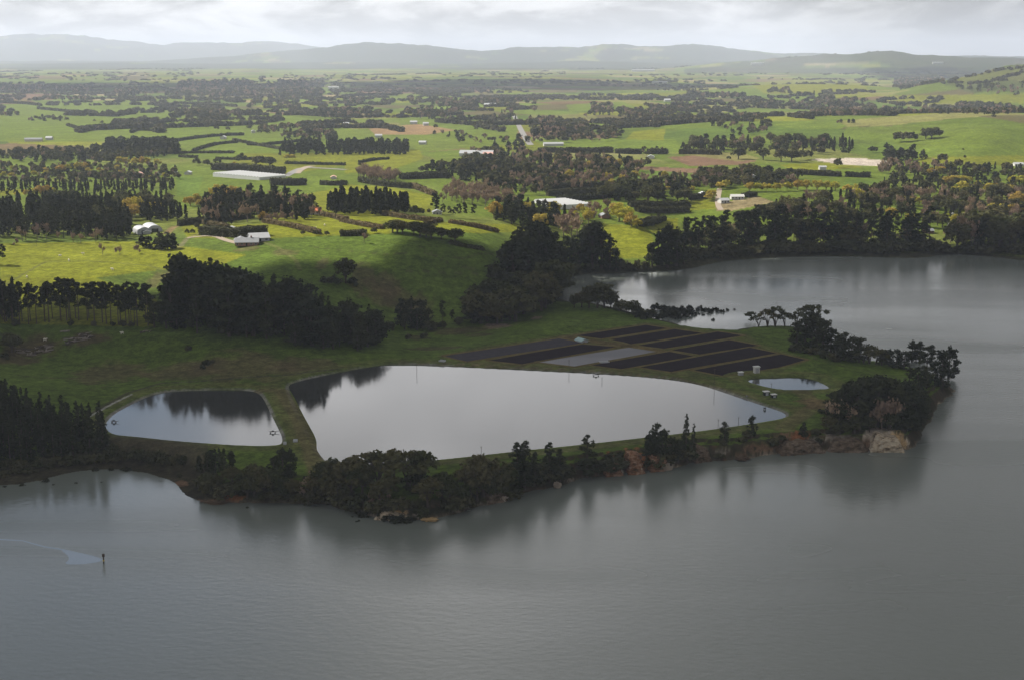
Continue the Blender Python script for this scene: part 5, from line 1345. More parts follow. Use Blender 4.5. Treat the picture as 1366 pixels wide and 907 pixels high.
def glasshouse(px0, py0, px1, py1, deep, hpx, spans, label, name='glasshouse'):
    """a long many-ridged roof between two photo points (near corners)"""
    xa, ya, za, k = foot(px0, py0); xb, yb, zb, k2 = foot(px1, py1)
    L = math.hypot(xb - xa, yb - ya); rz = math.atan2(yb - ya, xb - xa); h = hpx / k
    root = empty(name, (xa, ya, min(za, zb) - .2), rz); tag(root, label, 'glasshouse')
    z1 = abs(za - zb) + h
    MB().box(0, L, .05, deep - .05, 0, z1 - .02).build('wall', M_GLASSHOUSE, root)
    sw = L / spans
    r = MB()
    for i in range(spans):
        x0, x1 = i * sw, (i + 1) * sw; xm = (x0 + x1) / 2; rise = sw * .24
        r.add([(x0, 0, z1), (xm, 0, z1 + rise), (x1, 0, z1), (x0, deep, z1), (xm, deep, z1 + rise), (x1, deep, z1)], [(0, 1, 4, 3), (1, 2, 5, 4), (0, 2, 1), (3, 4, 5)])
    r.build('roof', M_GLASSHOUSE, root)
    gt = MB()
    for i in range(spans + 1): gt.box(i * sw - .12, i * sw + .12, -.05, deep + .05, z1 - .05, z1 + .06)
    gt.build('gutter', M_STEEL, root)
    return root

# white sheds at the left of the hill
arched('tunnel_shed', 189, 311, 17, 16, 9, .5, 'white arched shed with a dark doorway, left of the pair by the drive')
arched('tunnel_shed', 203, 308, 20, 20, 9, .45, 'larger white arched shed, right of the pair by the drive')
gabled('lean_to_shed', 196, 312, 10, 6, 3, .3, M_IRON, M_IRON, 'low pale shed in front of the two white arched sheds', 'shed', windows=0)
# hill farm
gabled('farmhouse', 330, 327, 30, 11, 5, .1, M_BRICK, M_GREYROOF, 'hill farmhouse with a grey roof and brown walls', 'house', True, 5)
gabled('farm_shed', 345, 321, 25, 12, 5, .35, M_STEEL, M_IRON, 'pale-roofed farm shed right behind the hill farmhouse', 'shed', windows=3)
gabled('garage', 321, 323, 16, 8, 3.5, .15, M_CREAM, M_GREYROOF, 'low grey-roofed garage left of the pale farm shed', 'garage', windows=3)
gabled('water_shed', 309, 307, 9, 5, 3, .1, M_WHITE, M_IRON, 'small white shed in front of the black-green farm hedge', 'shed', windows=0)
gabled('roadside_house', 418, 286, 19, 9, 5, .15, M_CREAM, M_ORANGE, 'house with a bright orange tiled roof below the lit fields', 'house', True, 3)
glasshouse(284, 236, 346, 241, 34, 4, 16, 'very long white glasshouse with a ridged roof on the plain')
glasshouse(712, 271, 744, 280, 30, 3.5, 8, 'white ridged glasshouse roof among the dark valley woods')
gabled('cottage', 583, 286, 12, 7, 3.5, .1, M_WHITE, M_GREYROOF, 'small white cottage among thin trees in the valley', 'house', windows=3)
gabled('barn', 806, 291, 12, 8, 4, .3, M_BRICK, M_GREYROOF, 'dark grey-roofed barn above the bright field', 'barn', windows=0)
gabled('bungalow', 965, 271, 12, 8, 4, .3, M_WHITE, M_IRON, 'small white house on the edge of the tan field', 'house', windows=3)
gabled('villa', 983, 266, 17, 8, 4, .05, M_WHITE, M_WHITE, 'wider white house behind the tan field', 'house', windows=4)
gabled('cottage', 938, 262, 9, 7, 4, .2, M_WHITE, M_IRON, 'white house behind the dark hedge left of the tan field', 'house', windows=3)
gabled('field_shed', 1097, 227, 9, 6, 4, 0, M_WHITE, M_IRON, 'small square white shed on the right green field', 'shed', windows=0)
gabled('shore_house', 1273, 309, 15, 8, 6, .1, M_CREAM, M_IRON, 'white-gabled house among trees at the right of the far shore', 'house', windows=3, pitch=.8)
gabled('bungalow', 1238, 311, 12, 7, 3.5, .1, M_BRICK, M_GREYROOF, 'low grey-roofed house left of the white-gabled shore house', 'house', windows=3)
gabled('cottage', 1358, 222, 12, 8, 3, 0, M_WHITE, M_IRON, 'white house at the right edge of the paddocks', 'house', windows=3)
for i, (px, py, w, m, lab) in enumerate([(186, 235, 11, M_PINK, 'pink-roofed white house left of the pair on the far left'), (213, 234, 11, M_PINK, 'pink-roofed white house right of the pair on the far left'),
        (27, 213, 8, M_PINK, 'pale house among the far left trees'), (60, 237, 9, M_IRON, 'white shed roof among the far left hedges'), (33, 241, 9, M_IRON, 'white shed at the far left edge woods'),
        (232, 232, 8, M_IRON, 'white cottage left of the long glasshouse'), (251, 233, 8, M_IRON, 'white cottage just left of the long glasshouse end'),
        (298, 186, 7, M_IRON, 'lone pale barn on the open plain'), (338, 178, 5, M_IRON, 'tiny white shed by the dark wood of the plain'), (45, 189, 22, M_GREYROOF, 'grey-roofed dairy shed on the left plain'), (66, 187, 8, M_IRON, 'small white shed right of the dairy shed'),
        (738, 195, 26, M_IRON, 'long pale farm shed on the meadow right of the country road'), (868, 212, 9, M_IRON, 'small white farmhouse by the ploughed field'), (505, 184, 9, M_IRON, 'white house at the head of the dark row'),
        (462, 168, 7, M_IRON, 'white shed at the left of the tan yard'), (552, 166, 9, M_IRON, 'pale shed right of the tan yard'), (568, 168, 7, M_IRON, 'white shed at the far right of the tan yard'),
        (564, 193, 9, M_IRON, 'pale house among the round trees of the plain'), (665, 214, 6, M_IRON, 'white garage right of the long white shed'), (846, 262, 6, M_IRON, 'tiny white house in the orchard wood'),
        (445, 239, 7, M_PINK, 'pale house right of the curving lane'), (1005, 238, 6, M_IRON, 'pale roof in the far valley trees'), (1270, 288, 4, M_IRON, 'tiny white shed by the garden lawn'), (20, 232, 8, M_GREYROOF, 'grey roof among the far left willows')]):
    gabled('farm_building', px, py, w, 9, 3.0, rng.uniform(-.2, .2), M_WHITE if m is not M_GREYROOF else M_CREAM, m, lab, 'farm building', windows=0)
gabled('packhouse', 636, 209, 44, 16, 4.5, -.12, M_WHITE, M_IRON, 'long white packhouse in the middle valley wood', 'farm building', windows=0)
gabled('packhouse', 652, 211, 14, 10, 5.5, -.1, M_WHITE, M_PINK, 'white gabled shed at the right end of the long packhouse', 'farm building', windows=0)
for (px, py, w, lab) in [(655, 142, 18, 'far pale shed beyond the country road'), (880, 112, 20, 'far long white building on the horizon plain'), (858, 96, 30, 'farthest long white building under the hills'), (1010, 87, 16, 'far white buildings below the right hill'),
                         (1251, 86, 14, 'far pale building on the right hill slope'), (172, 127, 9, 'far white house on the left plain'), (30, 116, 7, 'far cream house on the left plain'), (1064, 141, 9, 'far white house in the shadowed right woods'), (445, 119, 14, 'far white shed on the plain'),
                         (505, 112, 10, 'far white shed below the hills'), (890, 136, 8, 'far pale house in the dark belt'), (1125, 141, 7, 'far pale house right of the dark belt')]:
    gabled('far_building', px, py, w, 14, 2.2, 0, M_WHITE, M_IRON, lab, 'building', windows=0)

# ------------------------------------------------------------------ works gear round the ponds
def cabinet(px, py, wpx, hpx, wall, roof, label, name='control_cabinet'):
    x, y, z, k = foot(px, py); w, h = wpx / k, hpx / k
    root = empty(name, (x, y, z - .05), .3); tag(root, label, 'cabinet')
    MB().box(-w/2, w/2, -w*.4, w*.4, 0, h*.86).build('body', wall, root)
    MB().box(-w*.58, w*.58, -w*.5, w*.5, h*.86, h).build('roof', roof, root)
    d = MB().box(-w*.3, w*.3, -w*.4-.05, -w*.4+.01, .15, h*.74).build('door', M_STEEL, root)
    MB().box(w*.2, w*.26, -w*.4-.12, -w*.4-.051, h*.35, h*.45).build('handle', M_DARK, d)
cabinet(1009, 497, 7, 9, M_WHITE, M_WHITE, 'tall white hut beside the small pond', 'pump_hut')
cabinet(988, 500, 6, 4.5, M_STEEL, M_WHITE, 'low grey box left of the tall white hut')
cabinet(1022, 527, 7, 6, M_DARK, M_WHITE, 'dark cabinet with a white lid below the small pond, left of two')
cabinet(1032, 530, 6.5, 5, M_DARK, M_WHITE, 'dark cabinet with a white lid below the small pond, right of two')
gabled('pump_shed', 776, 456, 11, 5, 2.6, .6, M_STEEL, M_GREEN, 'low sea-green roofed pump shed between the drying beds', 'shed', windows=0)
def slab(px, py, wpx, label, rz):
    x, y, z, k = foot(px, py); w = wpx / k
    root = empty('concrete_chute', (x, y, z), rz); tag(root, label, 'chute')
    MB().box(-w/2, w/2, -.8, .8, -.2, .35).build('floor_slab', M_IRON, root)
    MB().box(-w/2, w/2, -1.0, -.81, -.2, .7).build('side_kerb', M_IRON, root)
    MB().box(-w/2, w/2, .81, 1.0, -.2, .7).build('side_kerb', M_IRON, root)
slab(806, 483.5, 13, 'pale concrete chute at the left corner of the lower bed', .35)
slab(590, 482, 8, 'pale concrete chute at the left corner of the first bed', -.4)
slab(394, 588.5, 6, 'pale concrete chute on the bank between the ponds', .1)
slab(380, 592, 4, 'small pale concrete sill at the corner of the left pond', .1)

def aerator(px, py, rz, label, span, arm=True):
    x, y = G(px, py, ZP); k = F / math.hypot(y, CAMZ - ZP); s = span / k
    root = empty('pond_aerator', (x, y, ZP), rz); tag(root, label, 'aerator')
    for q in (-1, 1):
        MB().tube([(q * s * .34, -s * .14, .12), (q * s * .34, s * .14, .12)], [.22, .22], 8).build('float', M_STEEL, root)
    MB().box(-s * .5, s * .5, -.16, .16, .45, .62).build('walkway', M_POST, root)
    m = MB().box(-.4, .4, -.3, .3, .63, 1.0).build('motor_box', M_DARK, root)
    MB().tube([(0, 0, 1.0), (0, 0, 1.3)], [.1, .08], 6).build('cap', M_STEEL, m)
    if arm: MB().tube([(s * .5, 0, .53), (s * .95, .3, .8)], [.09, .09], 5).build('mooring_arm', M_POST, root)
aerator(996, 531, .2, 'floating aerator by the right bank of the big pond', 9)
aerator(795, 501, .1, 'floating aerator near the far bank of the big pond', 9, False)
aerator(364, 577, 0, 'floating aerator by the right bank of the left pond', 9)
aerator(152, 563, -.3, 'floating aerator in the left tip of the left pond', 8)
aerator(1020, 546, .4, 'small aerator in the right corner of the big pond', 4, False)

def pole(px, py, hpx, label, name='pole', rad=.09, foot_z=None, cap=False):
    if foot_z is None: x, y, z, k = foot(px, py)
    else:
        x, y = G(px, py, foot_z); z = foot_z; k = F / math.hypot(y, CAMZ - z)
    h = hpx / k
    root = empty(name, (x, y, z - .4), 0); tag(root, label, 'pole')
    MB().tube([(0, 0, -1.0), (0, 0, h * .5), (0, 0, h + .4)], [rad, rad * .9, rad * .75], 7).build('post', M_POST, root)
    if cap: MB().tube([(0, 0, h + .3), (0, 0, h + .45), (0, 0, h + 1.3), (0, 0, h + 1.4)], [.1, .42, .42, .1], 8).build('topmark', M_POST, root); MB().tube([(0, 0, h * .55), (0, 0, h * .75)], [rad * 1.25, rad * 1.25], 8).build('band', M_YELLOW, root)
    else: MB().box(-.35, .35, -.05, .05, h + .1, h + .22).build('crossarm', M_POST, root)
pole(556, 498, 13, 'thin pole in the far side of the big pond, left of two', foot_z=ZP)
pole(759, 493, 13, 'thin pole in front of the flooded drying bed')
pole(803, 509, 6, 'short pole right of the far aerator in the big pond', foot_z=ZP)
pole(953, 513, 22, 'tall thin pole at the far right bank of the big pond')
pole(642, 607, 12, 'thin pole on the near bank of the big pond')
pole(527, 608, 12, 'thin pole behind the flat-topped trees of the near bank')
pole(1029, 516, 5, 'short post standing in the small pond', foot_z=ZP)
pole(958, 566, 7, 'short post at the near bank of the big pond, left of two', foot_z=ZP)
pole(985, 563, 7, 'short post at the near bank of the big pond, right of two', foot_z=ZP)
pole(128, 326, 14, 'grey pole in front of the left pine wood')
pole(49, 330, 10, 'grey pole at the edge of the sunlit field')
pole(138.5, 751, 9, 'dark channel marker post with a topmark at the tip of the calm streak', 'channel_marker', .22, 0.0, True)

# stones of the small pond lip, pale ledges along the shore
M_LEDGE = simple('yellow_sandstone', (.30, .21, .10), .9, .15, .35, .8)
M_BROWNROCK = simple('brown_rock', (.075, .052, .034), .95, .1, .4, .8)
M_PALEROCK = simple('pale_sandstone', (.25, .21, .165), .9, .15, .35, .7)
M_ORANGEROCK = simple('orange_earth', (.24, .10, .042), .95, .1, .3, .6)
def rock(px, py, wpx, hpx, mat, label, name='shore_rock', flat=.5, zoff=0.0):
    x, y = G(px, py, 0.1); k = F / math.hypot(y, CAMZ); a = wpx / k / 2; h = hpx / k
    r = np.random.default_rng(int(px * 13 + py))
    bm = bmesh.new(); bmesh.ops.create_icosphere(bm, subdivisions=4, radius=1)
    for v in bm.verts:
        p = v.co
        q = 1 + .75 * float(fbm(np.array([p.x * 2.2 + px]), np.array([p.y * 2.2 + p.z * 1.9]), 4, int(px))[0])
        v.co = Vector((p.x * a * q, p.y * a * flat * q * 1.2, max(-.4, (p.z * .55 + .35) * h * q)))
    me = bpy.data.meshes.new(name); bm.to_mesh(me); bm.free(); me.materials.append(mat)
    o = link(name, me, loc=(x, y, zoff)); tag(o, label, 'rock'); return o
rock(888, 626, 15, 9, M_PALEROCK, 'pale outcrop at the right end of the orange cliff', 'cliff_outcrop', .6)
rock(852, 631, 10, 7, M_PALEROCK, 'pale block at the foot of the orange cliff, wider of two', flat=.6)
rock(828, 632, 5, 7, M_PALEROCK, 'narrow pale block at the foot of the orange cliff', flat=.7)
rock(744, 650, 9, 8, M_PALEROCK, 'small pale pointed rock standing at the water below the conifers', flat=.6)
rock(668, 668, 15, 7, M_PALEROCK, 'grey rock slab at the foot of the rounded shore trees', flat=.5)
rock(990, 612, 18, 5, M_BROWNROCK, 'brown rocky tongue at the cliff foot', flat=.9)
rock(497, 678, 16, 2.6, M_LEDGE, 'yellow shore ledge, leftmost of three', 'shore_ledge', .5)
rock(533, 686, 19, 3.4, M_LEDGE, 'yellow shore ledge, middle of three', 'shore_ledge', .5)
rock(573, 693, 20, 2.6, M_LEDGE, 'yellow shore ledge, rightmost of three', 'shore_ledge', .6)
rock(287, 669, 40, 2, M_BROWNROCK, 'brown clay ledge along the low point', 'shore_ledge', .4)
def face_mat(name, cols):
    m, nt, b, N, L = new_mat(name)
    tc = N.new('ShaderNodeTexCoord'); mp = N.new('ShaderNodeMapping'); mp.inputs['Scale'].default_value = (.35, .35, .75); L.new(tc.outputs['Object'], mp.inputs['Vector'])
    no = N.new('ShaderNodeTexNoise'); no.inputs['Scale'].default_value = 1; no.inputs['Detail'].default_value = 7; no.inputs['Roughness'].default_value = .68; L.new(mp.outputs[0], no.inputs['Vector'])
    rp = N.new('ShaderNodeValToRGB'); e = rp.color_ramp.elements
    e[0].position = .34; e[0].color = (.028, .025, .016, 1); e[1].position = .70; e[1].color = (*cols[-1], 1)
    for i, c in enumerate(cols[:-1]): q = e.new(.42 + .09 * i); q.color = (*c, 1)
    L.new(no.outputs['Fac'], rp.inputs['Fac']); L.new(rp.outputs['Color'], b.inputs['Base Color'])
    b.inputs['Roughness'].default_value = 1; b.inputs['Specular IOR Level'].default_value = .02
    return m
def cliff_face(px0, py0, px1, py1, ztop, mat, label, back=1.6):
    """a bare broken rock face standing between two waterline points"""
    xa, ya = G(px0, py0, 0.0); xb, yb = G(px1, py1, 0.0); L = math.hypot(xb - xa, yb - ya)
    nx, nz = max(8, int(L / .45)), 16
    u, w = np.meshgrid(np.linspace(0, 1, nx), np.linspace(0, 1, nz)); u = u.ravel(); w = w.ravel()
    d = np.array([(xb - xa) / L, (yb - ya) / L]); nn = np.array([d[1], -d[0]])          # towards the water
    s = u * L
    prof = ztop * (.72 + .30 * vnoise(s / 3.1 + px0, s * 0 + 2, 5)) * np.clip(np.sin(np.pi * np.clip(u, .02, .98)) * 1.8, .12, 1)
    zz = -.5 + w * (prof + .5)
    o = 1.3 - back * w ** 1.4 + .9 * fbm(s / 2.2 + px0, zz / 1.7, 4, 7) + .35 * np.floor(2.5 * vnoise(s / 1.4, zz / .9 + px0, 9))
    V = np.stack([xa + d[0] * s + nn[0] * o, ya + d[1] * s + nn[1] * o, zz], -1)
    i = np.arange(nx * nz).reshape(nz, nx); F_ = np.stack([i[:-1, :-1], i[:-1, 1:], i[1:, 1:], i[1:, :-1]], -1).reshape(-1, 4)
    top = V[-nx:] + np.append(-nn * 5, .25); bot = V[:nx] + np.append(-nn * 5, 0)     # the face runs back into the bank
    V2 = np.vstack([V, top, bot]); t0 = nx * nz; b0 = t0 + nx
    F2 = [(i[-1, k], i[-1, k + 1], t0 + k + 1, t0 + k) for k in range(nx - 1)] + [(b0 + k, b0 + k + 1, i[0, k + 1], i[0, k]) for k in range(nx - 1)]
    org = np.array([(xa + xb) / 2, (ya + yb) / 2, 0])
    o = link('rock_outcrop', mesh_from('rock_outcrop', V2 - org, np.vstack([F_, np.array(F2)]), mat=mat), loc=tuple(org)); tag(o, label, 'cliff')
M_CREAM_FACE = face_mat('cream_cliff', [(.17, .13, .085), (.34, .28, .20), (.44, .40, .32)])
M_ORANGE_FACE = face_mat('orange_cliff', [(.075, .045, .027), (.15, .075, .038), (.26, .20, .15)])
M_DULL_FACE = face_mat('dull_cliff', [(.055, .042, .028), (.10, .072, .048), (.17, .14, .11)])
cliff_face(1160, 602, 1206, 602, 7.0, M_CREAM_FACE, 'cream and ochre rock face at the tip of the headland')
cliff_face(1104, 602, 1158, 602, 5.5, M_DULL_FACE, 'dull brown rock face left of the cream headland face')
cliff_face(1040, 607, 1100, 602, 5.0, M_DULL_FACE, 'brown rock face below the cliff edge left of the headland')
cliff_face(925, 617, 948, 614, 6.0, M_DULL_FACE, 'grey cracked rock face right of the spiky cypress')
cliff_face(866, 629, 893, 625, 6.0, M_ORANGE_FACE, 'orange and pale cliff face beside the spiky cypress')
cliff_face(836, 632, 860, 630, 7.5, M_ORANGE_FACE, 'tall orange cliff face in the middle of the shore')
cliff_face(806, 635, 830, 632, 5.0, M_ORANGE_FACE, 'low orange cliff face at the left of the orange group')
cliff_face(648, 673, 682, 664, 3.2, M_DULL_FACE, 'grey rock face at the foot of the rounded shore trees')
cliff_face(500, 691, 545, 695, 2.6, M_CREAM_FACE, 'low yellow-cream rock face above the shore ledges')

# log heaps on the left meadow
def log_pile(px, py, spread, n_, label):
    x, y, z, k = foot(px, py); s = spread / k
    root = empty('log_pile', (x, y, z), .3); tag(root, label, 'log pile')
    r = np.random.default_rng(int(px))
    for i in range(n_):
        a = r.uniform(-.5, .5) + (1.57 if r.uniform() < .2 else 0); L = r.uniform(2.2, 5); cx_, cy_ = r.uniform(-s, s), r.uniform(-s * .7, s * .7)
        zz = float(Hq(x + cx_ * math.cos(.3) - cy_ * math.sin(.3), y + cx_ * math.sin(.3) + cy_ * math.cos(.3))) - z + r.uniform(.1, .7)
        rr = r.uniform(.14, .38)
        MB().tube([(cx_ - math.cos(a) * L / 2, cy_ - math.sin(a) * L / 2, zz), (cx_ + .1, cy_, zz + r.uniform(.1, .5)), (cx_ + math.cos(a) * L / 2, cy_ + math.sin(a) * L / 2, zz + r.uniform(-.1, .5))], [rr, rr * .85, rr * .55], 6).build('log', M_LOG if r.uniform() < .6 else M_BARK, root)
log_pile(104, 453, 17, 34, 'heap of bleached fallen logs on the left meadow, upper of two')
log_pile(44, 470, 26, 46, 'heap of fallen logs and branches on the left meadow, lower of two')
log_pile(88, 443, 4, 6, 'small heap of pale stumps above the upper log heap')
log_pile(196, 442, 6, 6, 'small pale log heap near the dense stand')

# sheep and cattle in the fields
M_WOOL = simple('wool', (.62, .58, .50), .95, .1, .1, 4)
def sheep():
    root = empty('sheep', (0, 0, 0)); b = bmesh.new(); bmesh.ops.create_icosphere(b, subdivisions=2, radius=1)
    for v in b.verts: v.co = Vector((v.co.x * .62, v.co.y * .34, v.co.z * .33 + .68))
    me = bpy.data.meshes.new('fleece'); b.to_mesh(me); b.free(); me.materials.append(M_WOOL)
    m = MB()
    for p in ((-.4, -.18), (-.4, .18), (.4, -.18), (.4, .18)): m.tube([(p[0], p[1], 0), (p[0], p[1], .3), (p[0], p[1], .6)], [.05, .06, .09], 6)
    m.tube([(.5, 0, .8), (.68, 0, .95), (.85, 0, .88), (.95, 0, .78)], [.16, .14, .11, .06], 7)
    bm = bmesh.new(); bm.from_mesh(me); mv = bpy.data.meshes.new('tmp'); mv.from_pydata(m.v, [], m.f); bm.from_mesh(mv); bm.to_mesh(me); bm.free()
    bpy.data.meshes.remove(mv)
    link('body', me, root)
    return root
proto = sheep()
SHEEP = [(80, 343), (92, 349), (36, 371), (111, 340), (60, 455), (163, 446), (136, 393), (150, 361), (420, 306), (433, 302)]
for i, (px, py) in enumerate(SHEEP):
    x, y, z, k = foot(px, py)
    if i == 0: o = proto
    else:
        o = proto.copy(); COL.objects.link(o)
        for ch in proto.children:
            c = ch.copy(); COL.objects.link(c); c.parent = o
    o.location = (x, y, z); o.rotation_euler = (0, 0, rng.uniform(0, 6.28)); o.scale = (1.5,) * 3
    tag(o, 'white sheep grazing in the left fields', 'sheep', 'sheep grazing in the left fields')

# ------------------------------------------------------------------ roads (draped strips)
M_ROAD = simple('worn_asphalt', (.16, .155, .15), .9, .2, .15, .3)
M_TRACK = simple('gravel_track', (.24, .20, .155), .95, .1, .2, .3)
def road(line, wid, mat, name):
    pts = [hit(a, b)[:2] for a, b in smooth_poly(line, 2, closed=False)]
    dense = []
    for (xa, ya), (xb, yb) in zip(pts[:-1], pts[1:]):
        k = max(1, int(math.hypot(xb - xa, yb - ya) / 6))
        dense += [(xa + (xb - xa) * i / k, ya + (yb - ya) * i / k) for i in range(k)]
    dense.append(pts[-1]); v = []; f = []
    for i, (a, b) in enumerate(dense):
        p, q = dense[max(0, i - 1)], dense[min(len(dense) - 1, i + 1)]
        d = Vector((q[0] - p[0], q[1] - p[1])).normalized(); nn = Vector((-d.y, d.x)) * wid / 2
        for s in (-1, 1): v.append((a + nn.x * s, b + nn.y * s, float(Hq(a + nn.x * s, b + nn.y * s)) + .25))
        if i: f.append((2 * i - 2, 2 * i - 1, 2 * i + 1, 2 * i))
    o = MB().add(v, f).build(name, mat); o['kind'] = 'structure'; return o
road([(686, 155), (692, 168), (697, 178), (703, 188), (708, 194)], 9, M_ROAD, 'country_road')
road([(380, 236), (395, 228), (405, 224), (430, 225), (462, 227)], 9, M_ROAD, 'country_lane')
road([(395, 232), (400, 227), (410, 223), (418, 222)], 9, M_TRACK, 'gravel_track')
road([(960, 252), (957, 268), (958, 275), (962, 281)], 5, M_TRACK, 'gravel_track')
road([(250, 318), (285, 314), (300, 321), (330, 328)], 4, M_TRACK, 'gravel_track')

# ------------------------------------------------------------------ sun, clouds that shade the foreground, sky, air
EXPOSURE = 1.2
SUN_AZ, SUN_EL = math.radians(-58), math.radians(40)     # from straight ahead, negative to the left
sd = Vector((math.sin(SUN_AZ) * math.cos(SUN_EL), math.cos(SUN_AZ) * math.cos(SUN_EL), math.sin(SUN_EL)))
sun = bpy.data.lights.new('sun', 'SUN'); sun.energy = 4.6; sun.angle = math.radians(.6); sun.color = (1, .94, .84)
so = bpy.data.objects.new('sun', sun); COL.objects.link(so); so.rotation_euler = (-sd).to_track_quat('-Z', 'Y').to_euler()

M_CLOUD, nt, b, N, L = new_mat('cloud')
b.inputs['Base Color'].default_value = (.85, .86, .88, 1); b.inputs['Roughness'].default_value = 1; b.inputs['Specular IOR Level'].default_value = 0
tr = N.new('ShaderNodeBsdfTranslucent'); tr.inputs['Color'].default_value = (.85, .86, .88, 1)
ms = N.new('ShaderNodeMixShader'); ms.inputs['Fac'].default_value = .5
L.new(b.outputs['BSDF'], ms.inputs[1]); L.new(tr.outputs['BSDF'], ms.inputs[2]); L.new(ms.outputs['Shader'], nt.nodes['Material Output'].inputs['Surface'])
def cloud(poly, z0, step, rad, seed):
    """poly: the shadow this cloud throws, on the ground (metres)"""
    r = np.random.default_rng(seed); P = np.array(poly, float)
    off = Vector((sd.x, sd.y)) / sd.z * (z0 - 15)
    bm = bmesh.new(); bmesh.ops.create_icosphere(bm, subdivisions=3, radius=1)
    base = np.array([v.co[:] for v in bm.verts]); tri = np.array([[v.index for v in f.verts] for f in bm.faces]); bm.free()
    Vs, Fs = [], []; nb = 0
    X, Y = np.meshgrid(np.arange(P[:, 0].min() - step, P[:, 0].max() + step, step), np.arange(P[:, 1].min() - step, P[:, 1].max() + step, step))
    X = X + r.uniform(-.4, .4, X.shape) * step; Y = Y + r.uniform(-.4, .4, Y.shape) * step
    d = sdist(X.ravel(), Y.ravel(), [tuple(p) for p in P])
    for x_, y_, dd in zip(X.ravel(), Y.ravel(), d):
        if dd < rad * .35: continue
        R = rad * r.uniform(.8, 1.25) * (1 if dd > rad else .75)
        q = base * (1 + .22 * fbm(base[:, 0] * 1.7 + x_, base[:, 1] * 1.7 + base[:, 2] * 1.3 + y_, 3, seed)[:, None])
        v = q * [R, R, R * .55]; v[:, 2] = np.maximum(v[:, 2], -R * .22)
        Vs.append(v + [x_ + off.x, y_ + off.y, z0 + r.uniform(-.1, .3) * R]); Fs.append(tri + nb); nb += len(base)
    if not Vs: return
    o = link('cloud', mesh_from('cloud', np.vstack(Vs), np.vstack(Fs), mat=M_CLOUD, smooth=True)); o['kind'] = 'structure'
def GP(pts, z=15): return [G(a, b, z) for a, b in pts]
ZC = 950
S1 = GP([(-500, 418), (-100, 418), (60, 416), (160, 411), (225, 394)]) + GP([(290, 398), (340, 392), (420, 378), (480, 366), (600, 344), (700, 332)], 26) + GP([(720, 330), (780, 330), (800, 340), (840, 338), (880, 322), (960, 317), (1100, 308), (1250, 306), (1366, 308), (1700, 312)])
S1 = S1 + [(900, 150), (-900, 150)]
cloud(S1, ZC, 78, 85, 1)
for i, px_poly in enumerate([
    [(440, 108), (700, 104), (1000, 112), (980, 122), (700, 118), (460, 116)],
    [(-100, 112), (200, 108), (420, 110), (400, 120), (160, 122), (-100, 122)],
    [(1100, 96), (1300, 94), (1500, 100), (1500, 112), (1200, 106)],
    ]):
    g = GP(px_poly, 30)
    dist = sum(p[1] for p in g) / len(g)
    cloud(g, 150 + max(510, dist * .05), 75 + dist * .022, 70 + dist * .02, 20 + i)

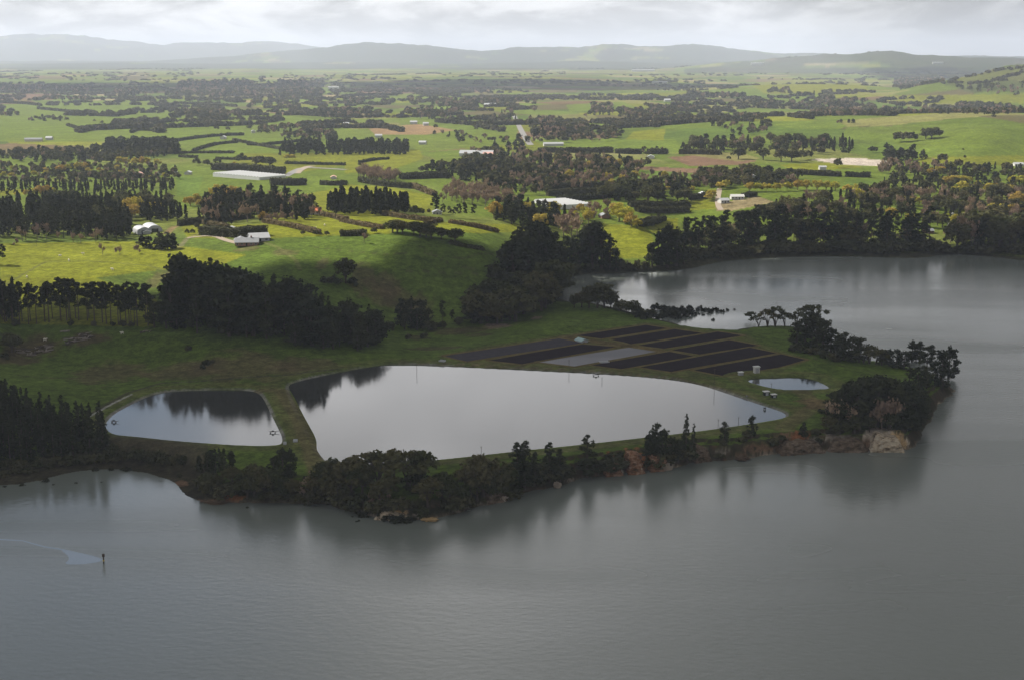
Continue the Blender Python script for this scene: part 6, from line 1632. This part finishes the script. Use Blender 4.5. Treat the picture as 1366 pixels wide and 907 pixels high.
def sky():
    w = bpy.data.worlds.new('World'); scene.world = w; w.use_nodes = True
    nt = w.node_tree; N, L = nt.nodes, nt.links
    bg = N['Background']; bg.inputs['Strength'].default_value = .10
    st = N.new('ShaderNodeTexSky'); st.sky_type = 'NISHITA'; st.sun_disc = False; st.sun_elevation = SUN_EL; st.sun_rotation = SUN_AZ
    st.air_density = 1.0; st.dust_density = .6; st.ozone_density = 1.0
    tc = N.new('ShaderNodeTexCoord')
    sep = N.new('ShaderNodeSeparateXYZ'); L.new(tc.outputs['Generated'], sep.inputs[0])
    def math_(op, a, b=None, c=None, clamp=False):
        q = N.new('ShaderNodeMath'); q.operation = op; q.use_clamp = clamp
        for i, s in enumerate((a, b, c)):
            if s is None: continue
            if isinstance(s, (int, float)): q.inputs[i].default_value = s
            else: L.new(s, q.inputs[i])
        return q.outputs[0]
    def mapr(src, a, b_, c, d, smooth=True):
        q = N.new('ShaderNodeMapRange'); q.interpolation_type = 'SMOOTHSTEP' if smooth else 'LINEAR'
        for k_, v in (('From Min', a), ('From Max', b_), ('To Min', c), ('To Max', d)): q.inputs[k_].default_value = v
        L.new(src, q.inputs['Value']); return q.outputs['Result']
    zc = math_('ADD', math_('MAXIMUM', sep.outputs['Z'], 0.0), .12)
    px = math_('DIVIDE', sep.outputs['X'], zc); py = math_('DIVIDE', sep.outputs['Y'], zc)
    cb = N.new('ShaderNodeCombineXYZ'); L.new(px, cb.inputs[0]); L.new(py, cb.inputs[1])
    def noise(scale, det, rough, dist=0.0, off=0.0):
        mp = N.new('ShaderNodeMapping'); mp.inputs['Location'].default_value = (off, off * .7, 0); mp.inputs['Scale'].default_value = (scale, scale * .8, 1); L.new(cb.outputs[0], mp.inputs['Vector'])
        q = N.new('ShaderNodeTexNoise'); q.inputs['Scale'].default_value = 1; q.inputs['Detail'].default_value = det; q.inputs['Roughness'].default_value = rough; q.inputs['Distortion'].default_value = dist
        L.new(mp.outputs[0], q.inputs['Vector']); return q.outputs['Fac']
    n1 = noise(.55, 7, .58, .3, 3.0)
    n2 = noise(2.3, 8, .6, .5, 11.0)
    # cloud cover: almost everywhere, thinner in places
    cover = mapr(n1, .30, .46, 0, 1)
    # light and dark of the cloud deck
    shade = math_('MULTIPLY', mapr(n1, .36, .68, .80, 1.14), mapr(n2, .35, .65, .74, 1.24))
    # forward glow of the deck round the sun's side, dimmer overhead and to the right
    def lobe(az, el, width, amt):
        d = (math.sin(az) * math.cos(el), math.cos(az) * math.cos(el), math.sin(el))
        vd = N.new('ShaderNodeVectorMath'); vd.operation = 'DOT_PRODUCT'; L.new(tc.outputs['Generated'], vd.inputs[0]); vd.inputs[1].default_value = d
        return mapr(vd.outputs['Value'], math.cos(width), 1.0, 0.0, amt)
    R = math.radians
    glow = math_('ADD', lobe(R(-7), R(16), R(24), GLOW[0]), math_('ADD', lobe(SUN_AZ, SUN_EL, R(45), GLOW[1]), lobe(R(-6), R(24), R(14), GLOW[2])))
    # low bank of cumulus near the horizon
    m3 = N.new('ShaderNodeMapping'); m3.inputs['Scale'].default_value = (15, 15, 52); m3.inputs['Location'].default_value = (4.3, 1.2, .7); L.new(tc.outputs['Generated'], m3.inputs['Vector'])
    q3 = N.new('ShaderNodeTexNoise'); q3.inputs['Scale'].default_value = 1; q3.inputs['Detail'].default_value = 8; q3.inputs['Roughness'].default_value = .58; q3.inputs['Distortion'].default_value = .35; L.new(m3.outputs[0], q3.inputs['Vector'])
    low = mapr(sep.outputs['Z'], .055, .11, 1.0, 0.0)
    puff = math_('ADD', math_('MULTIPLY', math_('SUBTRACT', mapr(q3.outputs['Fac'], .40, .60, .72, 1.28), 1.0), low), 1.0)
    shade = math_('MULTIPLY', math_('ADD', math_('MULTIPLY', math_('SUBTRACT', shade, 1.0), mapr(sep.outputs['Z'], .12, .34, .25, .8)), 1.0), puff)
    glow = math_('MULTIPLY', glow, mapr(sep.outputs['Z'], .05, .17, .02, 1.0))
    elev = mapr(sep.outputs['Z'], .06, .5, SKY[0], SKY[1])
    right = mapr(sep.outputs['X'], -.05, .42, 1.0, .66)
    lum = math_('MULTIPLY', math_('MULTIPLY', shade, math_('MULTIPLY', elev, right)), math_('ADD', glow, 1.0))
    cc = N.new('ShaderNodeVectorMath'); cc.operation = 'SCALE'; cc.inputs[0].default_value = (1.0, .99, .995); L.new(lum, cc.inputs['Scale'])
    # blue openings: one low on the left mirrored in the left pond and the near water
    hole = math_('ADD', math_('ADD', lobe(R(-23), R(25), R(17), 1.2), lobe(R(-14.5), R(14.3), R(3.2), .9)), lobe(R(11), R(13.2), R(3.0), .9), None, True)
    cov2 = math_('MULTIPLY', math_('SUBTRACT', 1.0, math_('MULTIPLY', hole, mapr(n2, .35, .6, 1.0, .65))), math_('MAXIMUM', cover, mapr(sep.outputs['Z'], .32, .42, 1.0, .0)))
    mx = N.new('ShaderNodeMix'); mx.data_type = 'RGBA'; L.new(cov2, mx.inputs['Factor'])
    sb = N.new('ShaderNodeVectorMath'); sb.operation = 'SCALE'; L.new(st.outputs['Color'], sb.inputs[0]); sb.inputs['Scale'].default_value = .55
    L.new(sb.outputs[0], mx.inputs['A']); L.new(cc.outputs[0], mx.inputs['B'])
    L.new(mx.outputs['Result'], bg.inputs['Color'])
GLOW = (1.35, .35, .3); SKY = (3.7, 2.7)
sky()

HAZE_D = 5.6e-5
hz = MB().box(-27000, 27000, -400, 46500, -5.0, 600)
hm, nt, b, N, L = new_mat('haze'); nt.nodes.remove(b)
pv = N.new('ShaderNodeVolumePrincipled'); pv.inputs['Color'].default_value = (.68, .75, .91, 1); pv.inputs['Density'].default_value = HAZE_D; pv.inputs['Anisotropy'].default_value = .12
L.new(pv.outputs['Volume'], nt.nodes['Material Output'].inputs['Volume'])
ho = hz.build('haze', hm); ho['kind'] = 'stuff'

# ------------------------------------------------------------------ camera and render settings
cam = bpy.data.cameras.new('camera'); co = bpy.data.objects.new('camera', cam); COL.objects.link(co); scene.camera = co
co.location = (0, 0, CAMZ); co.rotation_euler = (math.pi / 2 - PITCH, 0, 0)
cam.sensor_fit = 'HORIZONTAL'; cam.sensor_width = 36; cam.lens = 36 * F / W; cam.clip_start = 1; cam.clip_end = 120000
scene.render.engine = 'CYCLES'
cy = scene.cycles
cy.use_denoising = True
try: cy.denoiser = 'OPENIMAGEDENOISE'
except Exception: pass
cy.max_bounces = 6; cy.diffuse_bounces = 3; cy.glossy_bounces = 3; cy.transmission_bounces = 3; cy.volume_bounces = 1; cy.transparent_max_bounces = 6
cy.sample_clamp_indirect = 6
vs = scene.view_settings; vs.view_transform = 'Standard'; vs.look = 'None'; vs.exposure = EXPOSURE; vs.gamma = 1.0; vs.use_curve_mapping = False
print('script done', round(time.time() - T0, 1))
